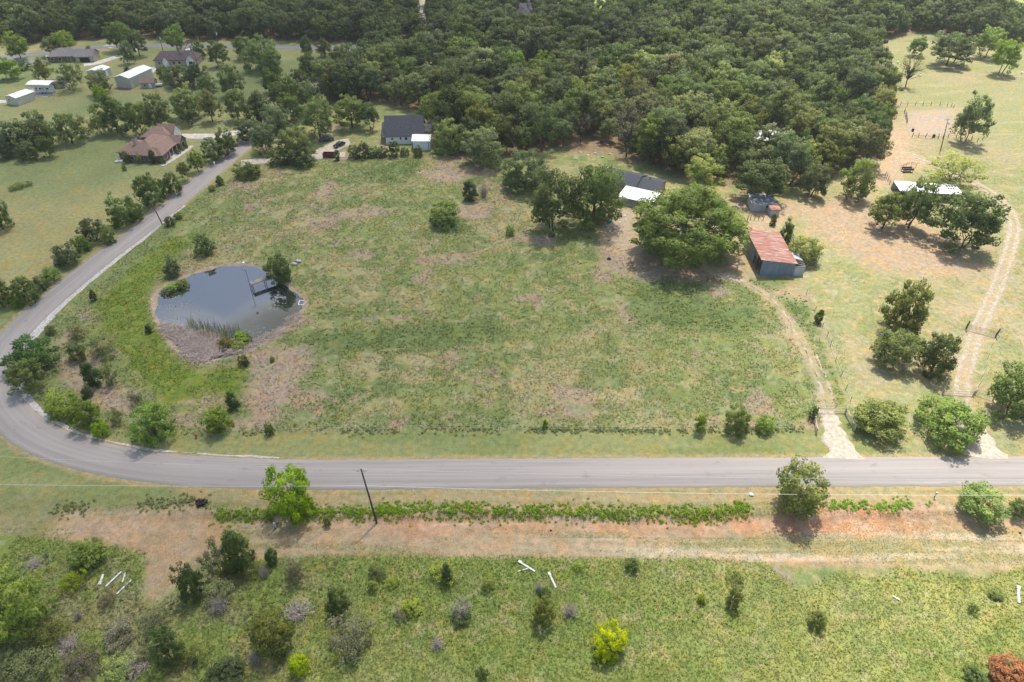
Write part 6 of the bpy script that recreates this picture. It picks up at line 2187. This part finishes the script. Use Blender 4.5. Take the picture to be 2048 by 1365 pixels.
x, y, z = at_px(1806, 346)
t = thing('livestock_feeder', 'rusty metal livestock feeder on the dirt lane', 'feeder', (x, y, z), 0.05)
MB().box(0, 3.4, 0, 1.6, 0.7, 0.95).box(0, 3.4, 0, 0.1, 0.951, 1.4).box(0, 3.4, 1.5, 1.6, 0.951, 1.4).build('trough', M['darkwood'], t)
for xx in (0.1, 3.2):
    for yy in (0.1, 1.45):
        MB().box(xx, xx + 0.1, yy, yy + 0.1, -0.2, 0.7).build('leg', M['darkwood'], t)
for k in range(6):
    MB().tube([(0.2 + k * 0.6, 0.05, 1.4), (0.2 + k * 0.6, 0.8, 1.9)], [0.03, 0.03], 5).build('bar', M['rust'], t)

# ------------------------------------------------------------------ small things
for k, (px, py, w_) in enumerate(((1825, 263, 0.45), (1867, 275, 0.5))):
    x, y, z = at_px(px, py)
    t = thing('feed_barrel', 'dark half barrel at the %s of the corral front' % ('left', 'middle')[k], 'barrel', (x, y, z))
    MB().lathe([(w_ * 0.9, 0), (w_, 0.4), (w_, 0.9), (w_ * 0.94, 0.9), (w_ * 0.9, 0.3)], 12).build('drum', M['black'], t)
    MB().lathe([(w_ * 1.03, 0.5), (w_ * 1.03, 0.56)], 12).build('hoop', M['darkwood'], t)
x, y, z = at_px(1667, 254)
t = thing('water_tank', 'teal tank under the oaks at the right end of the wood', 'tank', (x, y, z))
MB().lathe([(1.2, 0), (1.25, 0.4), (1.25, 1.1), (0.9, 1.4), (0.3, 1.5)], 14).build('tank', M['teal'], t)
MB().lathe([(0.3, 1.51), (0.28, 1.62)], 10).build('lid', M['black'], t)
x, y, z = at_px(1218, 519)
t = thing('discarded_rubber_tyre', 'black tyre lying at the pasture edge near the huge oak', 'tyre', (x, y, z))
mb = MB()
for k in range(16):
    pass
n_, m_n = 16, 6
for k in range(n_):
    for j_ in range(m_n):
        a, b = 2 * math.pi * k / n_, 2 * math.pi * j_ / m_n
        R_ = 0.42 + 0.16 * math.cos(b)
        mb.v.append((R_ * math.cos(a), R_ * math.sin(a), 0.18 + 0.14 * math.sin(b)))
for k in range(n_):
    for j_ in range(m_n):
        mb.f.append((k * m_n + j_, ((k + 1) % n_) * m_n + j_, ((k + 1) % n_) * m_n + (j_ + 1) % m_n, k * m_n + (j_ + 1) % m_n))
mb.build('rubber_ring', M['rubber'], t, True)
x, y, z = at_px(1212, 441)
t = thing('wheelbarrow', 'yellow tub wheelbarrow tipped beside the junk heap', 'wheelbarrow', (x, y, z), 0.6)
MB().prism([(-0.55, 0.75), (-0.3, 0.35), (0.35, 0.35), (0.6, 0.85)], 'y', -0.4, 0.4).build('tub', M['yellow'], t)
MB().lathe([(0.2, -0.05), (0.2, 0.05)], 10, (0.75, 0.2), 'y').build('wheel', M['rubber'], t)
for s_ in (-1, 1):
    MB().tube([(0.75, s_ * 0.08, 0.2), (-0.2, s_ * 0.3, 0.34), (-1.1, s_ * 0.32, 0.6)], [0.03] * 3, 5).build('handle', M['oldwood'], t)
    MB().tube([(-0.3, s_ * 0.3, 0.35), (-0.35, s_ * 0.3, 0)], [0.03] * 2, 5).build('leg', M['black'], t)
x, y, z = at_px(1219, 446)
tag(MB().box(-0.6, 0.6, -0.35, 0.35, 0, 0.7).box(-0.65, 0.65, -0.4, 0.4, 0.702, 0.8).build('bin', M['teal'], None, False, (x, y, z)), 'dark green bin beside the yellow wheelbarrow', 'bin')
rj = random.Random(3)
for k in range(46):
    px, py = 1228 + rj.gauss(0, 11), 447 + rj.gauss(0, 15)
    if k < 4:
        px, py = (1206, 1216, 1226, 1240)[k], (453, 456, 460, 466)[k]
    x, y, z = at_px(px, py)
    s_ = rj.uniform(0.12, 0.42)
    mb = MB()
    mb.blob((0, 0, s_ * 0.3), (s_, s_ * rj.uniform(0.5, 1), s_ * 0.4), k, 6, 4, 0.35)
    tag(mb.build('debris_piece', M[rj.choice(['white', 'white', 'rock', 'greypaint', 'rock'])], None, False, (x, y, z)), 'scrap of pale junk strewn by the white patio roof', 'debris', 'junk strewn by the patio')
x, y, z = at_px(1239, 425)
t = thing('bucket', 'white bucket at the patio post', 'bucket', (x, y, z))
MB().lathe([(0.22, 0), (0.28, 0.55), (0.25, 0.55), (0.2, 0.06)], 10).build('pail', M['white'], t)
MB().tube([(-0.27, 0, 0.5), (0, 0.1, 0.75), (0.27, 0, 0.5)], [0.015] * 3, 4).build('handle', M['black'], t)
for k, (px, py) in enumerate(((1160, 306), (1175, 312), (1190, 308), (1205, 315), (1150, 318), (1220, 309))):
    x, y, z = at_px(px, py)
    tag(MB().blob((0, 0, 0.15), (0.7, 0.4, 0.25), 70 + k, 6, 4, 0.4).build('rubble', M['rock'], None, False, (x, y, z)), 'pale rubble lying in the clearing behind the ranch house', 'rubble', 'rubble in the clearing')

# fallen white boards in the foreground grass
def board(label, a, b, w=0.24, lift=0.12, cap=False):
    x, y, z = at_px(*a)
    x2_, y2_, z2_ = at_px(*b)
    t = thing('fallen_board', label, 'board', (x, y, z + lift), math.atan2(y2_ - y, x2_ - x))
    ln = math.hypot(x2_ - x, y2_ - y)
    MB().box(0, ln, -w / 2, w / 2, 0, 0.1).build('plank', M['dirtywhite'], t)
    MB().box(ln * 0.8 if not cap else -0.1, ln * 0.8 + 0.12 if not cap else 0.5, -w * 0.75, w * 0.75, 0.102, 0.19).build('bracket', M['dirtywhite'], t)


for lab, a, b, w, cp in (('long white board, upper one of the parallel pair in the lower left', (212, 1174), (244, 1145), 0.26, False), ('long white board, lower right of the four in the lower left', (234, 1189), (263, 1161), 0.26, False),
                         ('short white board standing between the two long ones in the lower left', (245, 1166), (252, 1146), 0.2, False), ('grey-white board lying at the left of the four in the lower left', (200, 1170), (207, 1150), 0.34, True),
                         ('white post of the crossed pair lying in the centre grass', (1038, 1124), (1070, 1144), 0.3, True), ('thin white rail under the crossed post in the centre grass', (1036, 1144), (1056, 1138), 0.16, False),
                         ('white post lying right of the crossed pair', (1098, 1147), (1112, 1177), 0.28, True), ('white post lying upright in the picture near the right edge', (2036, 1174), (2037, 1207), 0.34, True), ('short white board in the right foreground', (1785, 1193), (1799, 1201), 0.25, False)):
    board(lab, a, b, w, 0.05, cp)
x, y, z = at_px(551, 1056)
t = thing('utility_pedestal', 'pale blue-grey utility pedestal on the dirt below the roadside tree', 'pedestal', (x, y, z))
MB().lathe([(0.2, -0.2), (0.2, 1.15), (0.17, 1.3), (0.08, 1.36)], 10).build('cover', M['blueplastic'], t)
MB().lathe([(0.24, -0.1), (0.24, 0.2)], 10).build('base', M['greypaint'], t)
x, y, z = at_px(393, 876)
t = thing('fire_hydrant', 'small red hydrant at the edge of the verge between two round shrubs', 'hydrant', (x, y, z))
MB().lathe([(0.22, 0), (0.22, 0.08), (0.15, 0.1), (0.15, 0.75), (0.18, 0.78), (0.15, 0.92), (0.05, 1.0)], 10).build('barrel', M['red'], t)
for s_ in (-1, 1):
    MB().lathe([(0.08, s_ * 0.14 if s_ > 0 else -0.28), (0.08, 0.28 if s_ > 0 else -0.14)], 8, (0, 0.6), 'x').build('nozzle', M['red'], t)
x, y, z = at_px(1502, 991)
tag(MB().blob((0, 0, 0.2), (0.4, 0.3, 0.25), 91, 8, 6, 0.25).build('litter_bag', M['white'], None, True, (x, y, z)), 'white litter bag lying on the verge left of the vine-covered tree', 'bag')
for k, (px, py) in enumerate(((187, 856), (226, 862), (584, 862), (395, 858))):
    x, y, z = at_px(px, py)
    t = thing('marker_stake', ('pale stake left of the small bright shrub near the bend', 'pale stake right of the small bright shrub near the bend', 'pale stake in the fence line near the centre left', 'pale stake behind the red hydrant')[k], 'stake', (x, y, z))
    MB().tube([(0, 0, -0.2), (-0.25, 0.1, 1.5)], [0.06, 0.05], 5).build('stake', M['palewood'], t)
    MB().box(-0.32, -0.18, 0.03, 0.17, 1.3, 1.52).build('ribbon', M['yellow'], t)
x, y, z = at_px(1868, 996)
t = thing('marker_post', 'cream marker post on the red bank right of the scrub', 'post', (x, y, z))
MB().tube([(0, 0, -0.2), (0, 0, 1.1)], [0.07, 0.07], 6).build('post', M['darkwood'], t)
MB().box(-0.16, 0.16, -0.1, 0.1, 0.9, 1.45).build('marker', M['cream'], t)
for k, (px, py, lab) in enumerate(((430, 333, 'white mailbox on the left verge opposite the low bush'), (453, 248, 'white mailbox by the brick house drive among trees'))):
    x, y, z = at_px(px, py)
    t = thing('mailbox', lab, 'mailbox', (x, y, z))
    MB().box(-0.08, 0.08, -0.08, 0.08, -0.2, 1.1).build('post', M['white'], t)
    MB().prism([(-0.2, 1.1), (0.2, 1.1), (0.2, 1.35), (0.12, 1.48), (-0.12, 1.48), (-0.2, 1.35)], 'y', -0.35, 0.35).build('box', M['white'], t)
# charred brush heap
x, y, z = at_px(403, 1008)
r = np.random.default_rng(8)
mb = MB()
mb.blob((0, 0, 0.25), (1.0, 0.7, 0.5), 5, 9, 6, 0.35)
for k in range(40):
    d = unit_dirs(r, 1)[0]
    d[2] = abs(d[2])
    branch(mb, r, d * 0.3, d * r.uniform(0.9, 1.5), 0.05, 0.02, 4, 0.25, 3)
tag(mb.build('burnt_heap', M['char'], None, False, (x, y, z)), 'black burnt brush heap on the verge left of the roadside tree', 'heap')
for k, (px, py) in enumerate(((1102, 1062), (2040, 1067))):
    x, y, z = at_px(px, py)
    tag(MB().blob((0, 0, 0.08), (0.22, 0.18, 0.14), 95 + k, 7, 5, 0.2).build('dark_stone', M['char'], None, False, (x, y, z)), 'small black stone on the dirt strip %s' % ('right of the centre', 'at the right edge')[k], 'stone')
rj = random.Random(9)
for k in range(9):
    px, py = 1845 + k * 5.6 + rj.uniform(-2, 2), 1238 - k * 1.2 + rj.uniform(-2, 2)
    x, y, z = at_px(px, py)
    tag(MB().blob((0, 0, 0.06), (0.10, 0.09, 0.07), 110 + k, 6, 4, 0.3).build('pale_stone', M['rock'], None, False, (x, y, z)), 'pale stone in the short row in the right foreground grass', 'stone', 'row of pale stones')

# ------------------------------------------------------------------ white sheep in the upper field
def sheep(px, py, rz, lying):
    x, y, z = at_px(px, py)
    t = thing('sheep', 'white sheep %s in the upper grazed field near the bare tree' % ('lying' if lying else 'standing'), 'sheep', (x, y, z), rz, 'flock of white sheep %s' % ('lying' if lying else 'standing'))
    h = 0.32 if lying else 0.66
    mb = MB()
    prof = [(-0.62, 0.06), (-0.55, 0.2), (-0.3, 0.29), (0.1, 0.3), (0.4, 0.26), (0.52, 0.19), (0.62, 0.14)]
    mb.lathe([(rr_, xx) for xx, rr_ in prof], 10, (0, h), 'x')
    mb.lathe([(0.14, 0.5), (0.11, 0.7), (0.12, 0.82), (0.08, 0.95), (0.03, 1.0)], 8, (0, h + 0.12), 'x')
    for s_ in (-1, 1):
        mb.tube([(0.78, s_ * 0.08, h + 0.2), (0.74, s_ * 0.2, h + 0.19)], [0.035, 0.015], 5)
        for xx in (-0.4, 0.36):
            if lying:
                mb.tube([(xx, s_ * 0.18, h - 0.1), (xx + 0.2, s_ * 0.26, 0.06)], [0.07, 0.04], 5)
            else:
                mb.tube([(xx, s_ * 0.15, h - 0.1), (xx + (-0.06 if xx < 0 else 0.0), s_ * 0.15, 0.3), (xx, s_ * 0.15, 0)], [0.09, 0.05, 0.04], 5)
    mb.build('body', M['wool'], t, True)


for k, (px, py) in enumerate(((1759, 127), (1773, 128), (1778, 132), (1785, 130), (1795, 127), (1776, 138), (1768, 144), (1773, 143), (1777, 148), (1839, 153), (2043, 148))):
    sheep(px, py, k * 1.7, k % 3 == 0)

# ------------------------------------------------------------------ cloud field and air
def cloud(name, c, rad, seed, dens):
    r = np.random.default_rng(seed)
    import bmesh
    bm = bmesh.new()
    bmesh.ops.create_icosphere(bm, subdivisions=5, radius=1.0)
    for v in bm.verts:
        p = np.array(v.co)
        a = fbm(np.array([p[0] * 3 + seed]), np.array([p[1] * 3 + p[2] * 2.0]), 1.5, seed % 5, 4)[0]
        k = 0.72 + 0.56 * a
        v.co = Vector((p[0] * k * rad[0], p[1] * k * rad[1], (p[2] if p[2] > 0 else p[2] * 0.45) * k * rad[2]))
    me = bpy.data.meshes.new(name)
    bm.to_mesh(me)
    bm.free()
    m, N, L = new_mat('cloud_vapour')
    o = N.new('ShaderNodeOutputMaterial')
    v = N.new('ShaderNodeVolumePrincipled')
    v.inputs['Color'].default_value = (0.98, 0.98, 0.98, 1)
    v.inputs['Density'].default_value = dens
    v.inputs['Anisotropy'].default_value = 0.4
    L.new(v.outputs[0], o.inputs['Volume'])
    me.materials.append(m)
    ob = link(name, me)
    ob.location = c
    return tag(ob, kind='structure')


ALT = 900.0


def over(x, y, alt=ALT):
    return (x + SUNV.x / SUNV.z * alt, y + SUNV.y / SUNV.z * alt, alt)


cloud('cloud', over(-140, 140), (190, 190, 130), 2, 0.0064)
cloud('cloud', over(-90, 400), (200, 120, 110), 5, 0.0065)
cloud('cloud', over(-560, 900, 950), (330, 240, 170), 8, 0.012)
cloud('cloud', over(700, 300, 950), (260, 300, 160), 11, 0.012)
cloud('cloud', (-560, 1450, 1000), (200, 180, 120), 14, 0.004)
cloud('cloud', (-250, 1700, 1050), (260, 160, 110), 21, 0.004)
cloud('cloud', (-900, 1350, 1000), (180, 200, 110), 23, 0.004)
cloud('cloud', (-480, 980, 950), (130, 110, 80), 25, 0.004)
cloud('cloud', over(300, -600, 900), (300, 220, 160), 17, 0.012)

HAZE = 0.0001
m, N, L = new_mat('thin_summer_haze')
o = N.new('ShaderNodeOutputMaterial')
v = N.new('ShaderNodeVolumePrincipled')
v.inputs['Color'].default_value = (0.88, 0.93, 1.0, 1)
v.inputs['Density'].default_value = HAZE
v.inputs['Anisotropy'].default_value = 0.3
L.new(v.outputs[0], o.inputs['Volume'])
hz_o = MB().box(-2700, 2700, -2700, 2800, -3.0, 104.0).build('haze', m)
tag(hz_o, 'thin pale summer haze over the whole landscape', 'haze', kind='stuff')
